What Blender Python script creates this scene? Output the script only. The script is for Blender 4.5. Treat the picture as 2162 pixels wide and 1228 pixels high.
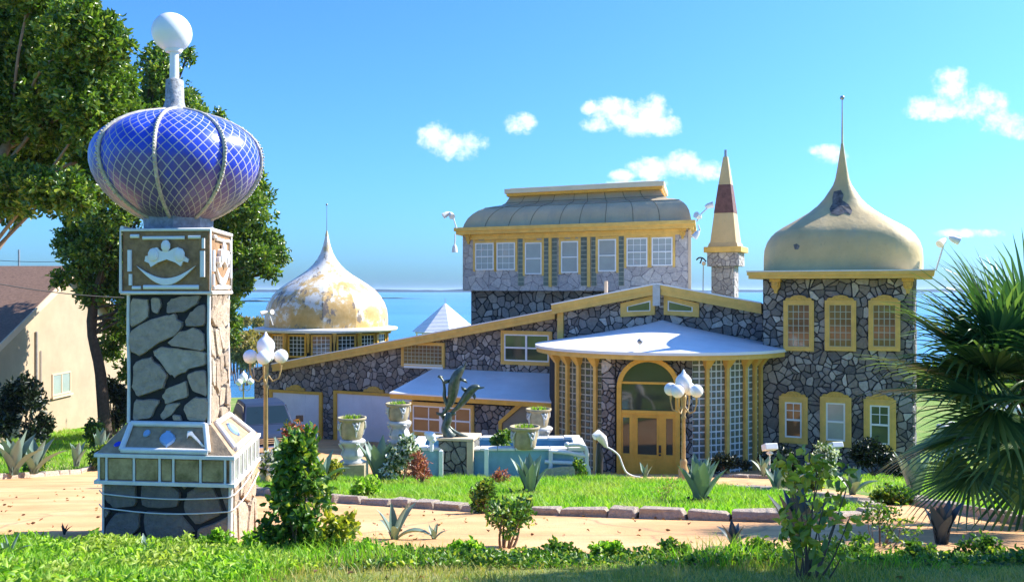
import bpy, math, random
import numpy as np
from mathutils import Vector, Matrix
R=math.radians
random.seed(7); rng=np.random.default_rng(7)
sc=bpy.context.scene
for o in list(bpy.data.objects): bpy.data.objects.remove(o)
# ---------------- camera, world, sun, exposure
CZ=6.0; F=1900.0; PX=1081.0; PY=612.0
cd=bpy.data.cameras.new('camera'); cam=bpy.data.objects.new('camera',cd); sc.collection.objects.link(cam)
cam.location=(0,0,CZ); cam.rotation_euler=(R(90),0,0)
cd.sensor_width=36; cd.lens=36*F/2162; cd.shift_y=-2/2162; cd.clip_end=30000; cd.clip_start=.05
sc.camera=cam
sc.view_settings.view_transform='Standard'; sc.view_settings.look='None'; sc.view_settings.gamma=1
sc.view_settings.exposure=1.06
SUN_EL=R(41); SUN_AZ=R(20)   # azimuth measured from +X toward +Y
sd=Vector((math.cos(SUN_EL)*math.cos(SUN_AZ),math.cos(SUN_EL)*math.sin(SUN_AZ),math.sin(SUN_EL)))
sl=bpy.data.lights.new('sun','SUN'); sl.energy=5.0; sl.angle=R(.5); sl.color=(1,.94,.84)
so=bpy.data.objects.new('sun',sl); sc.collection.objects.link(so); so.rotation_euler=sd.to_track_quat('Z','Y').to_euler()
w=bpy.data.worlds.new('World'); sc.world=w; w.use_nodes=True
nt=w.node_tree; N=nt.nodes; L=nt.links; N.clear()
def nd(tree,t,**k):
    n=tree.nodes.new(t)
    for a,b in k.items():
        if a=='inp':
            for i,v in b.items(): n.inputs[i].default_value=v
        else: setattr(n,a,b)
    return n
def math_n(tree,op,a,b=None,c=None,clamp=False):
    n=tree.nodes.new('ShaderNodeMath'); n.operation=op; n.use_clamp=clamp
    for i,v in enumerate((a,b,c)):
        if v is None: continue
        if isinstance(v,(int,float)): n.inputs[i].default_value=v
        else: tree.links.new(v,n.inputs[i])
    return n.outputs[0]
sky=nd(nt,'ShaderNodeTexSky',sky_type='NISHITA',sun_disc=False,sun_elevation=SUN_EL,sun_rotation=R(90)-SUN_AZ,air_density=1.0,dust_density=1.3,ozone_density=3.0)
tint=nd(nt,'ShaderNodeMix',data_type='RGBA',blend_type='MULTIPLY',inp={0:1.0}); tint.inputs[7].default_value=(.30,.64,1.10,1)
L.new(sky.outputs[0],tint.inputs[6])
tc=nd(nt,'ShaderNodeTexCoord'); sp=nd(nt,'ShaderNodeSeparateXYZ'); L.new(tc.outputs['Generated'],sp.inputs[0])
yy=math_n(nt,'MAXIMUM',sp.outputs[1],.02)
cu=math_n(nt,'DIVIDE',sp.outputs[0],yy); cv=math_n(nt,'DIVIDE',sp.outputs[2],yy)
comb=nd(nt,'ShaderNodeCombineXYZ'); L.new(cu,comb.inputs[0]); L.new(cv,comb.inputs[1])
noi=nd(nt,'ShaderNodeTexNoise',inp={'Scale':30.0,'Detail':10.0,'Roughness':.68}); L.new(comb.outputs[0],noi.inputs['Vector'])
acc=None
clouds=[(925,290,42,30),(965,308,62,30),(905,285,24,18),(1093,262,36,24),(1245,230,20,14),(1300,240,60,36),(1375,232,38,36),(1370,265,62,26),(1270,262,40,20),
 (1320,372,34,14),(1375,358,50,28),(1440,350,52,30),(1490,362,50,24),(1740,318,40,14),(1752,330,34,22),(2010,188,46,42),(1975,225,66,28),(2055,215,60,40),(2120,260,60,26),(2150,275,40,22),
 (2050,492,70,10),(1350,388,80,10),(190,640,10,4)]
for (cx,cy,rx,ry) in clouds:
    du=math_n(nt,'MULTIPLY_ADD',cu,F/rx,-(cx-PX)/rx); dv=math_n(nt,'MULTIPLY_ADD',cv,F/ry,(cy-PY)/ry)
    d2=math_n(nt,'ADD',math_n(nt,'MULTIPLY',du,du),math_n(nt,'MULTIPLY',dv,dv))
    m=math_n(nt,'SUBTRACT',1.0,math_n(nt,'MULTIPLY',d2,.55),clamp=True)
    acc=m if acc is None else math_n(nt,'MAXIMUM',acc,m)
cm=math_n(nt,'ADD',acc,math_n(nt,'MULTIPLY_ADD',noi.outputs[0],2.6,-1.42))
gate=math_n(nt,'MULTIPLY',acc,4.0,clamp=True)
mr=nd(nt,'ShaderNodeMapRange',interpolation_type='SMOOTHSTEP',inp={'From Min':.15,'From Max':.95}); L.new(cm,mr.inputs[0])
cmask=math_n(nt,'MULTIPLY',mr.outputs[0],gate)
noi2=nd(nt,'ShaderNodeTexNoise',inp={'Scale':60.0,'Detail':4.0}); L.new(comb.outputs[0],noi2.inputs['Vector'])
cr=nd(nt,'ShaderNodeMix',data_type='RGBA'); cr.inputs[6].default_value=(3.0,4.2,5.2,1); cr.inputs[7].default_value=(5.2,5.5,5.8,1)
L.new(noi2.outputs[0],cr.inputs[0])
mx=nd(nt,'ShaderNodeMix',data_type='RGBA'); L.new(cmask,mx.inputs[0]); L.new(tint.outputs[2],mx.inputs[6]); L.new(cr.outputs[2],mx.inputs[7])
bg=nd(nt,'ShaderNodeBackground',inp={1:.13}); L.new(mx.outputs[2],bg.inputs[0])
wo=nd(nt,'ShaderNodeOutputWorld'); L.new(bg.outputs[0],wo.inputs[0])

# ---------------- helpers
def at(px,py,d): return Vector(((px-PX)/F*d, d, CZ-(py-PY)/F*d))
HP=[(-400,1.16),(2,1.16),(28,5.727),(45,6.8),(84,9.15),(110,11.5),(4000,12)]
def hgt(x,y):
    s=y-(.29*x if y>60 else .29*x*max(0,(y-45)/15) if y>45 else 0)
    for (a,ha),(b,hb) in zip(HP,HP[1:]):
        if s<=b: return ha+(hb-ha)*(s-a)/(b-a)
    return HP[-1][1]
def gz(x,y): return CZ-hgt(x,y)
def gnd(px,py):
    v=(py-PY)/F; u=(px-PX)/F; z=4.0
    while z<200:
        if hgt(u*z,z)/z<=v: break
        z+=.02
    return Vector((u*z,z,gz(u*z,z)))
def gpt(px,d):
    x=(px-PX)/F*d; return Vector((x,d,gz(x,d)))
WM={}
def link(o,parent=None):
    sc.collection.objects.link(o)
    if parent is not None: o.parent=parent; WM[o.name]=WM[parent.name]@o.matrix_basis
    else: WM[o.name]=o.matrix_basis.copy()
    return o
def tag(o,label=None,cat=None,group=None,kind=None):
    if label: o['label']=label
    if cat: o['category']=cat
    if group: o['group']=group
    if kind: o['kind']=kind
    return o
def thing(name,label,cat,loc=(0,0,0),rz=0,group=None):
    o=bpy.data.objects.new(name,None); o.empty_display_size=.3
    o.matrix_basis=Matrix.Translation(Vector(loc))@Matrix.Rotation(rz,4,'Z')
    link(o); return tag(o,label,cat,group)
class MB:
    def __init__(s,M=None): s.v=[];s.f=[];s.m=[];s.s=[];s.uv=[];s.M=M or Matrix()
    def add(s,vs,fs,mi=0,sm=False,uvs=None):
        k=len(s.v); M=s.M
        s.v+=[M@Vector(p) for p in vs]
        for j,f in enumerate(fs):
            s.f.append([k+i for i in f]); s.m.append(mi); s.s.append(sm); s.uv.append(uvs[j] if uvs else None)
    def box(s,x0,x1,y0,y1,z0,z1,mi=0):
        s.add([(x0,y0,z0),(x1,y0,z0),(x1,y1,z0),(x0,y1,z0),(x0,y0,z1),(x1,y0,z1),(x1,y1,z1),(x0,y1,z1)],
          [(0,3,2,1),(4,5,6,7),(0,1,5,4),(1,2,6,5),(2,3,7,6),(3,0,4,7)],mi)
    def prism(s,poly,y0,y1,mi=0):   # poly of (x,z), extruded along y
        n=len(poly)
        s.add([(a,y0,b) for a,b in poly]+[(a,y1,b) for a,b in poly],
          [list(range(n)),list(range(2*n-1,n-1,-1))]+[((i+1)%n,i,n+i,n+(i+1)%n) for i in range(n)],mi)
    def hprism(s,poly,z0,z1,mi=0):  # poly of (x,y)
        n=len(poly)
        s.add([(a,b,z0) for a,b in poly]+[(a,b,z1) for a,b in poly],
          [list(range(n-1,-1,-1)),list(range(n,2*n))]+[(i,(i+1)%n,n+(i+1)%n,n+i) for i in range(n)],mi)
    def tube(s,path,rad,n=8,mi=0,sm=True,flat=1.0):
        path=[Vector(p) for p in path]
        if not hasattr(rad,'__len__'): rad=[rad]*len(path)
        vs=[];up=Vector((0,0,1)); prev=None
        for i,p in enumerate(path):
            t=(path[min(i+1,len(path)-1)]-path[max(i-1,0)])
            if t.length<1e-9: t=Vector((0,0,1))
            t.normalize()
            if prev is None:
                a=t.cross(up) if abs(t.dot(up))<.95 else t.cross(Vector((1,0,0)))
            else: a=prev-t*prev.dot(t)
            a.normalize(); b=t.cross(a); prev=a
            for j in range(n):
                q=2*math.pi*j/n; vs.append(p+a*math.cos(q)*rad[i]+b*math.sin(q)*rad[i]*flat)
        m=len(path)
        fs=[(i*n+j,i*n+(j+1)%n,(i+1)*n+(j+1)%n,(i+1)*n+j) for i in range(m-1) for j in range(n)]
        s.add(vs,fs,mi,sm); s.add([vs[j] for j in range(n)],[list(range(n-1,-1,-1))],mi)
        s.add([vs[(m-1)*n+j] for j in range(n)],[list(range(n))],mi)
    def lathe(s,prof,c=(0,0,0),n=24,mi=0,sm=True,a0=0,sx=1,sy=1):
        vs=[(c[0]+r*sx*math.cos(a0+2*math.pi*j/n),c[1]+r*sy*math.sin(a0+2*math.pi*j/n),c[2]+z) for r,z in prof for j in range(n)]
        m=len(prof)
        s.add(vs,[(i*n+j,i*n+(j+1)%n,(i+1)*n+(j+1)%n,(i+1)*n+j) for i in range(m-1) for j in range(n)],mi,sm)
        s.add(vs[:n],[list(range(n-1,-1,-1))],mi); s.add(vs[-n:],[list(range(n))],mi)
    def sphere(s,c,r,n=16,mi=0,sx=1,sy=1,sz=1):
        m=n//2; pr=[(max(1e-4,r*math.sin(math.pi*i/m)),-r*sz*math.cos(math.pi*i/m)) for i in range(m+1)]
        s.lathe(pr,c,n,mi,True,0,sx,sy)
    def build(s,name,mats,parent=None,bevel=0):
        W=Matrix() if parent is None else WM[parent.name]
        I=W.inverted()
        me=bpy.data.meshes.new(name); me.from_pydata([I@p for p in s.v],[],s.f)
        if not isinstance(mats,(list,tuple)): mats=[mats]
        for m in mats: me.materials.append(m)
        me.polygons.foreach_set('material_index',s.m); me.polygons.foreach_set('use_smooth',s.s)
        if any(u is not None for u in s.uv):
            ul=me.uv_layers.new(name='UVMap'); k=0
            for f,u in zip(s.f,s.uv):
                for j in range(len(f)):
                    if u: ul.data[k].uv=u[j]
                    k+=1
        me.update()
        o=bpy.data.objects.new(name,me); link(o,parent)
        if bevel:
            b=o.modifiers.new('bevel','BEVEL'); b.width=bevel; b.segments=2; b.limit_method='ANGLE'
        return o
def sthing(mb,name,mats,loc,label,cat,group=None,bevel=0,kind=None):
    """single mesh thing with its origin at loc"""
    o=mb.build(name,mats,None,bevel); loc=Vector(loc)
    for v in o.data.vertices: v.co-=loc
    o.matrix_basis=Matrix.Translation(loc); WM[o.name]=o.matrix_basis.copy()
    return tag(o,label,cat,group,kind)
def copy_tree(o,parent=None):
    c=o.copy(); sc.collection.objects.link(c); c.parent=parent
    for ch in list(o.children): copy_tree(ch,c)
    return c
class Plane:  # vertical plane: origin O, horizontal unit e (to the right), y axis goes inward
    def __init__(s,O,yaw,shear=0):
        s.O=Vector((O[0],O[1],0)); s.e=Vector((math.cos(yaw),-math.sin(yaw),0)); s.n=Vector((math.sin(yaw),math.cos(yaw),0))
        iy=Vector((math.sin(yaw+shear),math.cos(yaw+shear),0)); s.iy=iy
        s.M=Matrix(((s.e.x,iy.x,0,s.O.x),(s.e.y,iy.y,0,s.O.y),(0,0,1,0),(0,0,0,1)))
    def uv(s,px,py,off=0):
        r=Vector(((px-PX)/F,1,-(py-PY)/F)); t=(s.O.dot(s.n)+off)/r.dot(s.n)
        p=r*t; return ((p-s.O-s.iy*(off/ s.iy.dot(s.n))).dot(s.e),p.z+CZ)
    def rect(s,x0,x1,y0,y1,off=0):
        a0,_=s.uv(x0,(y0+y1)/2,off); a1,_=s.uv(x1,(y0+y1)/2,off)
        zt=s.uv((x0+x1)/2,y0,off)[1]; zb=s.uv((x0+x1)/2,y1,off)[1]
        return a0,a1,zb,zt
    def poly(s,pts,off=0): return [s.uv(x,y,off) for x,y in pts]
# ---------------- flagstones
def clip(poly,nx,ny,d):   # keep nx*x+ny*y<=d
    out=[]
    for i in range(len(poly)):
        p=poly[i];q=poly[(i+1)%len(poly)]; a=nx*p[0]+ny*p[1]-d; b=nx*q[0]+ny*q[1]-d
        if a<=0: out.append(p)
        if (a<0)!=(b<0) and abs(a-b)>1e-12:
            t=a/(a-b); out.append((p[0]+(q[0]-p[0])*t,p[1]+(q[1]-p[1])*t))
    return out
def area(p): return sum(p[i][0]*p[(i+1)%len(p)][1]-p[(i+1)%len(p)][0]*p[i][1] for i in range(len(p)))/2
def stone_slab(mb,c,thick,y,mi,rnd):
    if len(c)<3: return
    A=area(c)
    if A<0: c=c[::-1];A=-A
    if A<.0012: return
    e=[];j=.045*math.sqrt(A)
    for i in range(len(c)):   # rough, broken edges
        p=c[i];q=c[(i+1)%len(c)];l=math.hypot(q[0]-p[0],q[1]-p[1])
        if l<j*.6: continue
        for t in ((.12,.5,.88) if l>3*j else (.5,)):
            e.append((p[0]+(q[0]-p[0])*t+rnd.uniform(-j,j)*.8,p[1]+(q[1]-p[1])*t+rnd.uniform(-j,j)*.8))
    c=e
    if len(c)<3: return
    cx=sum(p[0] for p in c)/len(c);cy=sum(p[1] for p in c)/len(c)
    th=thick*rnd.uniform(.6,1.3); k=1-min(.2,.009/math.sqrt(A)+.025); tx=rnd.uniform(-.04,.04);tz=rnd.uniform(-.04,.04)
    n=len(c); vs=[(p[0],y,p[1]) for p in c]+[(cx+(p[0]-cx)*k,y-th-(p[0]-cx)*tx-(p[1]-cy)*tz,cy+(p[1]-cy)*k) for p in c]
    mb.add(vs,[list(range(n,2*n))]+[(i,(i+1)%n,n+(i+1)%n,n+i) for i in range(n)],mi)
def flag(mb,region,size,gap,thick,y=0,mi=1,seed=1,aniso=1.0,holes=(),curve=None):
    """fill a convex region (x,z) with irregular raised stones standing off the plane y towards -y"""
    rnd=random.Random(seed)
    if area(region)<0: region=region[::-1]
    xs=[p[0] for p in region];zs=[p[1] for p in region]
    x0,x1,z0,z1=min(xs)-size,max(xs)+size,min(zs)-size,max(zs)+size
    cell={};pts=[]
    nx=max(1,int((x1-x0)/size));nz=max(1,int((z1-z0)/size))
    for i in range(nx+1):
        for j in range(nz+1):
            if rnd.random()<.24: continue
            k=1+(rnd.random()<.34)+(rnd.random()<.12)
            for _ in range(k):
                p=(x0+(i+rnd.random())*size,z0+(j+rnd.random())*size*aniso if False else z0+(j+rnd.random())*size)
                cell.setdefault((i,j),[]).append(len(pts)); pts.append(p)
    for (i,j),idx in list(cell.items()):
        for q in idx:
            px,pz=pts[q]
            if px<x0+size*.3 or px>x1-size*.3: pass
            if any(a<px<b and c<pz<d for a,b,c,d in holes): continue
            c=[(px-size*1.6,pz-size*1.6),(px+size*1.6,pz-size*1.6),(px+size*1.6,pz+size*1.6),(px-size*1.6,pz+size*1.6)]
            for di in (-3,-2,-1,0,1,2,3):
                for dj in (-3,-2,-1,0,1,2,3):
                    for r in cell.get((i+di,j+dj),()):
                        if r==q: continue
                        dx=pts[r][0]-px;dz=pts[r][1]-pz;l=math.hypot(dx,dz)
                        if l<1e-6: continue
                        nx_,nz_=dx/l,dz/l
                        g=gap*(.5+.5*(((q*31+r*31)%17)/17)) 
                        c=clip(c,nx_,nz_,nx_*px+nz_*pz+l/2-g/2)
                        if len(c)<3: break
                    if len(c)<3: break
                if len(c)<3: break
            for k in range(len(region)):
                a=region[k];b=region[(k+1)%len(region)];ex,ez=b[0]-a[0],b[1]-a[1];l=math.hypot(ex,ez)
                if l<1e-6: continue
                nx_,nz_=ez/l,-ex/l
                if len(c)>=3: c=clip(c,nx_,nz_,nx_*a[0]+nz_*a[1]-gap*.25)
            if len(c)>=3: stone_slab(mb,c,thick,y,mi,rnd)
# ---------------- materials
def newmat(name):
    m=bpy.data.materials.new(name); m.use_nodes=True; t=m.node_tree; b=t.nodes['Principled BSDF']; return m,t,b
def ramp(t,fac,stops):
    r=t.nodes.new('ShaderNodeValToRGB'); e=r.color_ramp.elements
    while len(e)<len(stops): e.new(.5)
    for k,(p,c) in enumerate(stops): e[k].position=p; e[k].color=(*c,1)
    t.links.new(fac,r.inputs[0]); return r.outputs[0]
def mixc(t,fac,a,b,mode='MIX'):
    n=t.nodes.new('ShaderNodeMix'); n.data_type='RGBA'; n.blend_type=mode
    for i,v in ((0,fac),(6,a),(7,b)):
        if hasattr(v,'is_linked') or hasattr(v,'links'): t.links.new(v,n.inputs[i])
        elif isinstance(v,(int,float)): n.inputs[i].default_value=v
        else: n.inputs[i].default_value=(*v,1)
    return n.outputs[2]
def noise(t,scale,detail=5,rough=.6,vec=None):
    n=t.nodes.new('ShaderNodeTexNoise'); n.inputs['Scale'].default_value=scale; n.inputs['Detail'].default_value=detail; n.inputs['Roughness'].default_value=rough
    if vec is None:
        tcn=t.nodes.new('ShaderNodeTexCoord'); vec=tcn.outputs['Object']
    t.links.new(vec,n.inputs['Vector']); return n.outputs[0]
def bump(t,b,h,strength=.3,dist=.02):
    n=t.nodes.new('ShaderNodeBump'); n.inputs['Strength'].default_value=strength; n.inputs['Distance'].default_value=dist
    t.links.new(h,n.inputs['Height']); t.links.new(n.outputs[0],b.inputs['Normal'])
def M(name,col,rough=.6,var=.18,scale=4,bp=.15,metal=0,dirt=None,dirtamt=.5,coat=0,fine=40):
    m,t,b=newmat(name)
    n=noise(t,scale,6,.65)
    c=ramp(t,n,[(.3,tuple(x*(1-var) for x in col)),(.7,tuple(min(1,x*(1+var)) for x in col))])
    if dirt:
        d=noise(t,scale*1.7,8,.7); f=ramp(t,d,[(1-dirtamt*.85,(0,0,0)),(1-dirtamt*.85+.12,(1,1,1))])
        c=mixc(t,f,c,dirt)
    t.links.new(c,b.inputs['Base Color']); b.inputs['Roughness'].default_value=rough; b.inputs['Metallic'].default_value=metal
    b.inputs['Coat Weight'].default_value=coat
    if bp: bump(t,b,noise(t,fine,4),bp,.01)
    return m
def island(t): return t.nodes.new('ShaderNodeNewGeometry').outputs['Random Per Island']
def stonemat(name,stops,rough=.75,sc_=9):
    m,t,b=newmat(name)
    c=ramp(t,island(t),stops); n=noise(t,sc_,7,.7)
    c=mixc(t,.75,c,ramp(t,n,[(.25,(.45,.45,.47)),(.75,(1.25,1.22,1.18))]),'MULTIPLY')
    t.links.new(c,b.inputs['Base Color']); b.inputs['Roughness'].default_value=rough; bump(t,b,n,1.0,.06); return m
def leafmat(name,stops,trans=.3,rough=.42,patch=None):
    m,t,b=newmat(name); c=ramp(t,island(t),stops)
    if patch: c=mixc(t,ramp(t,noise(t,patch[1],5,.65),[(.46,(0,0,0)),(.62,(.85,.85,.85))]),c,patch[0])
    t.links.new(c,b.inputs['Base Color'])
    b.inputs['Roughness'].default_value=rough
    tr=t.nodes.new('ShaderNodeBsdfTranslucent'); t.links.new(mixc(t,1.0,c,(1.5,1.7,.7),'MULTIPLY'),tr.inputs[0])
    ms=t.nodes.new('ShaderNodeMixShader'); ms.inputs[0].default_value=trans
    t.links.new(b.outputs[0],ms.inputs[1]); t.links.new(tr.outputs[0],ms.inputs[2])
    t.links.new(ms.outputs[0],t.nodes['Material Output'].inputs[0]); return m
def glassmat(name,col,rough=.06):
    m,t,b=newmat(name); n=noise(t,2.2,4)
    t.links.new(ramp(t,n,[(.3,tuple(x*.8 for x in col)),(.75,col)]),b.inputs['Base Color'])
    b.inputs['Roughness'].default_value=rough; b.inputs['Specular IOR Level'].default_value=.7; return m
YEL=(.74,.46,.11)
m_yel=M('mustard_paint',YEL,.55,.15,3,.12,dirt=(.30,.17,.05),dirtamt=.32)
m_yeld=M('ochre_paint',(.74,.40,.05),.5,.15,3,.1)
m_gold=M('carved_gold',(.62,.36,.06),.45,.3,14,.6,fine=25)
m_white=M('white_paint',(.80,.80,.80),.4,.06,5,.05)
m_whiter=M('white_metal_roof',(.80,.80,.82),.5,.08,1.2,.08,dirt=(.5,.48,.44),dirtamt=.36)
m_wht2=M('weathered_white',(.74,.73,.70),.55,.1,9,.25,dirt=(.42,.37,.30),dirtamt=.3)
m_cream=M('cream_stucco',(.66,.50,.34),.85,.07,1.5,.2)
m_mortar=M('dark_mortar',(.03,.03,.035),.95,.3,10,.4)
m_stone=stonemat('grey_flagstone',[(0,(.12,.115,.12)),(.25,(.21,.19,.18)),(.45,(.29,.24,.195)),(.6,(.28,.265,.265)),(.75,(.36,.33,.31)),(.92,(.46,.43,.40)),(1,(.66,.62,.57))])
m_stoneU=stonemat('lavender_flagstone',[(0,(.46,.42,.41)),(.4,(.54,.49,.47)),(.8,(.61,.56,.53)),(1,(.70,.64,.59))])
m_mortU=M('grey_mortar',(.24,.22,.23),.95,.3,5,.4)
m_stoneP=stonemat('tan_flagstone',[(0,(.46,.37,.31)),(.5,(.58,.46,.36)),(1,(.68,.56,.44))],.8,14)
m_stoneB=stonemat('shaded_flagstone',[(0,(.22,.20,.19)),(1,(.36,.31,.27))],.8,14)  # pillar base front: shade is put into the darker stone colour
m_stoneL=stonemat('sunlit_pillar_stone',[(0,(.42,.33,.24)),(.5,(.6,.46,.32)),(1,(.7,.6,.46))],.8,14)  # pillar right faces: sunlight is put into the paler stone colour
m_stoneW=stonemat('pale_kerb_stone',[(0,(.40,.31,.23)),(.5,(.60,.50,.40)),(1,(.78,.70,.58))],.9,14)
m_garage=M('pale_door_paint',(.78,.76,.78),.5,.08,1.2,.05)
m_glass=glassmat('dark_glass',(.05,.055,.045)); m_glassb=glassmat('brown_curtained_glass',(.22,.11,.05)); m_glassc=glassmat('pale_curtained_glass',(.40,.42,.40),.15)
m_glassd=glassmat('green_reflecting_glass',(.12,.16,.07))
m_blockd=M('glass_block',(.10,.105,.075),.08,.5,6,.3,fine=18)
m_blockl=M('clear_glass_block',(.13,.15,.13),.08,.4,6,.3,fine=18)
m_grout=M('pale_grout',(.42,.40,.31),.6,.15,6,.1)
m_groutb=M('sunlit_grout',(.68,.70,.70),.5,.1,6,.1)  # right half of the bay: sunlight put into the paler grout
def roofmat(name,col,stain,streak):
    m,t,b=newmat(name); tcn=t.nodes.new('ShaderNodeTexCoord'); mp=t.nodes.new('ShaderNodeMapping'); mp.inputs['Scale'].default_value=(3.2,3.2,.35); t.links.new(tcn.outputs['Object'],mp.inputs[0])
    n1=noise(t,.8,7,.65); n2=noise(t,1.0,8,.7,mp.outputs[0]); n3=noise(t,7,8,.75)
    c=ramp(t,n1,[(.3,tuple(x*.82 for x in col)),(.7,tuple(x*1.12 for x in col))])
    c=mixc(t,ramp(t,n2,[(.52,(0,0,0)),(.70,(.7,.7,.7))]),c,streak); c=mixc(t,ramp(t,n3,[(.60,(0,0,0)),(.68,(.8,.8,.8))]),c,stain)
    t.links.new(c,b.inputs['Base Color']); b.inputs['Roughness'].default_value=.55; bump(t,b,n1,.5,.12); return m
m_dome=roofmat('olive_gold_roof',(.64,.47,.22),(.42,.30,.14),(.50,.42,.25))
m_roofU=roofmat('tan_mansard',(.56,.45,.29),(.36,.30,.22),(.40,.35,.27))
m_rust=M('rusty_sheet',(.16,.07,.055),.7,.4,5,.3)
m_patch=M('torn_grey_lining',(.13,.12,.115),.8,.9,6,.4)
m_metal=M('grey_metal',(.35,.35,.36),.4,.2,8,.1,metal=.6)
m_black=M('black_plastic',(.02,.02,.022),.45,.3,6,.05)
m_globe=M('white_glass_globe',(.85,.85,.86),.22,.02,3,0)
m_brass=M('gold_lamp_paint',(.42,.29,.12),.45,.25,9,.2)
m_bronze=M('green_bronze',(.085,.105,.085),.35,.5,12,.2,metal=.3,dirt=(.19,.22,.16),dirtamt=.35)
m_terr=M('cast_stone_pot',(.38,.31,.19),.8,.25,7,.5,dirt=(.5,.46,.38),dirtamt=.38)
m_terrw=M('pale_cast_stone',(.50,.50,.48),.75,.15,7,.4,dirt=(.33,.27,.2),dirtamt=.4)
m_pool=M('blue_plaster',(.22,.42,.52),.7,.15,3,.15,dirt=(.14,.20,.24),dirtamt=.3)
m_brown=M('brown_mosaic',(.30,.17,.08),.8,.35,16,.6,dirt=(.36,.25,.15),dirtamt=.42,fine=60)
m_brownL=M('light_brown_mosaic',(.36,.25,.15),.8,.3,16,.6,fine=60)
m_bark=M('dark_bark',(.07,.048,.035),.95,.4,9,.9,fine=16)
m_barkl=M('pale_bark',(.24,.18,.14),.95,.3,9,.9,fine=16)
m_twig=M('twig_bark',(.17,.11,.07),.9,.3,9,.3)
m_shing=M('brown_shingle',(.17,.10,.07),.9,.35,9,.5)
m_lblue=M('pale_blue_tile',(.28,.44,.66),.35,.15,6,.05)
m_blue=M('cobalt_glass',(.02,.05,.55),.1,.1,6,0)
m_soil=M('soil',(.05,.035,.025),1,.3,9,.5)
m_mag=leafmat('magnolia_leaves',[(0,(.035,.075,.012)),(.4,(.075,.15,.018)),(.7,(.14,.23,.03)),(.9,(.25,.33,.05)),(1,(.36,.38,.10))],.34,.28)
m_mag2=leafmat('oak_leaves',[(0,(0.0168,0.0525,0.0120)),(.5,(0.0420,0.1125,0.0192)),(.85,(0.0840,0.1650,0.0240)),(1,(0.1680,0.2100,0.0360))],.22,.36)
m_shr=leafmat('shrub_leaves',[(0,(0.0300,0.0798,0.0144)),(.5,(0.0750,0.1740,0.0240)),(.8,(0.1650,0.2900,0.0360)),(1,(0.4500,0.4640,0.0600))],.3)
m_shry=leafmat('yellow_leaves',[(0,(.10,.17,.02)),(.5,(.34,.36,.04)),(1,(.60,.52,.06))],.3)
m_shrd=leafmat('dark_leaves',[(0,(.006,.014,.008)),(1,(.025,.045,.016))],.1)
m_red=leafmat('red_leaves',[(0,(.20,.04,.03)),(.6,(.38,.10,.07)),(1,(.5,.25,.16))],.3)
m_redg=leafmat('red_flower_mix',[(0,(.05,.10,.02)),(.45,(.12,.17,.03)),(.55,(.5,.09,.03)),(1,(.42,.16,.08))],.3)
m_wfl=leafmat('white_green_mix',[(0,(.04,.09,.02)),(.4,(.09,.16,.03)),(.6,(.65,.68,.6)),(1,(.8,.8,.78))],.2)
m_marsh=leafmat('marsh_scrub',[(0,(.22,.19,.05)),(1,(.44,.32,.07))],.2)
m_palm=leafmat('palm_leaf',[(0,(.03,.085,.03)),(.55,(.075,.16,.05)),(.85,(.20,.30,.08)),(1,(.34,.42,.16))],.22,.32)
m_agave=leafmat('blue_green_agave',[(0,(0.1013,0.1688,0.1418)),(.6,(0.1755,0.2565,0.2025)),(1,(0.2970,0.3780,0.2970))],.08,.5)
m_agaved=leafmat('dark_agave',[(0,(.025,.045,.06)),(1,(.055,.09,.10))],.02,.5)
m_grass=leafmat(patch=((.36,.40,.08),.9),name='grass_blades',stops=[(0,(0.0950,0.2400,0.0104)),(.5,(0.1900,0.4160,0.0182)),(1,(0.3800,0.5760,0.0390))],trans=.4,rough=.6)
m_grassd=leafmat(patch=((.44,.36,.15),1.3),name='dry_grass_blades',stops=[(0,(0.1190,0.2030,0.0260)),(.5,(0.2890,0.3045,0.0650)),(1,(0.5440,0.3915,0.1300))],trans=.35,rough=.6)
m_weed=leafmat(patch=((.42,.46,.10),1.6),name='weed_leaves',stops=[(0,(0.0850,0.2030,0.0120)),(.5,(0.1870,0.3915,0.0240)),(1,(0.4420,0.6090,0.0600))],trans=.4,rough=.5)
# ---------------- leaf, blade and crown tools (numpy)
def fastmesh(name,V,Fq,mat,parent=None,smooth=False):
    """V (n,3) world coords, Fq (m,k) polygons of equal size"""
    W=Matrix() if parent is None else WM[parent.name]
    I=np.array(W.inverted()); V=V@I[:3,:3].T+I[:3,3]
    me=bpy.data.meshes.new(name); k=Fq.shape[1]
    me.vertices.add(len(V)); me.vertices.foreach_set('co',V.astype(np.float32).ravel())
    me.loops.add(Fq.size); me.loops.foreach_set('vertex_index',Fq.astype(np.int32).ravel())
    me.polygons.add(len(Fq)); me.polygons.foreach_set('loop_start',np.arange(0,Fq.size,k,dtype=np.int32))
    me.update(calc_edges=True); me.materials.append(mat)
    if smooth: me.polygons.foreach_set('use_smooth',np.ones(len(Fq),bool))
    o=bpy.data.objects.new(name,me); link(o,parent); return o
def unit(a): return a/np.maximum(1e-9,np.linalg.norm(a,axis=1,keepdims=True))
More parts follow.
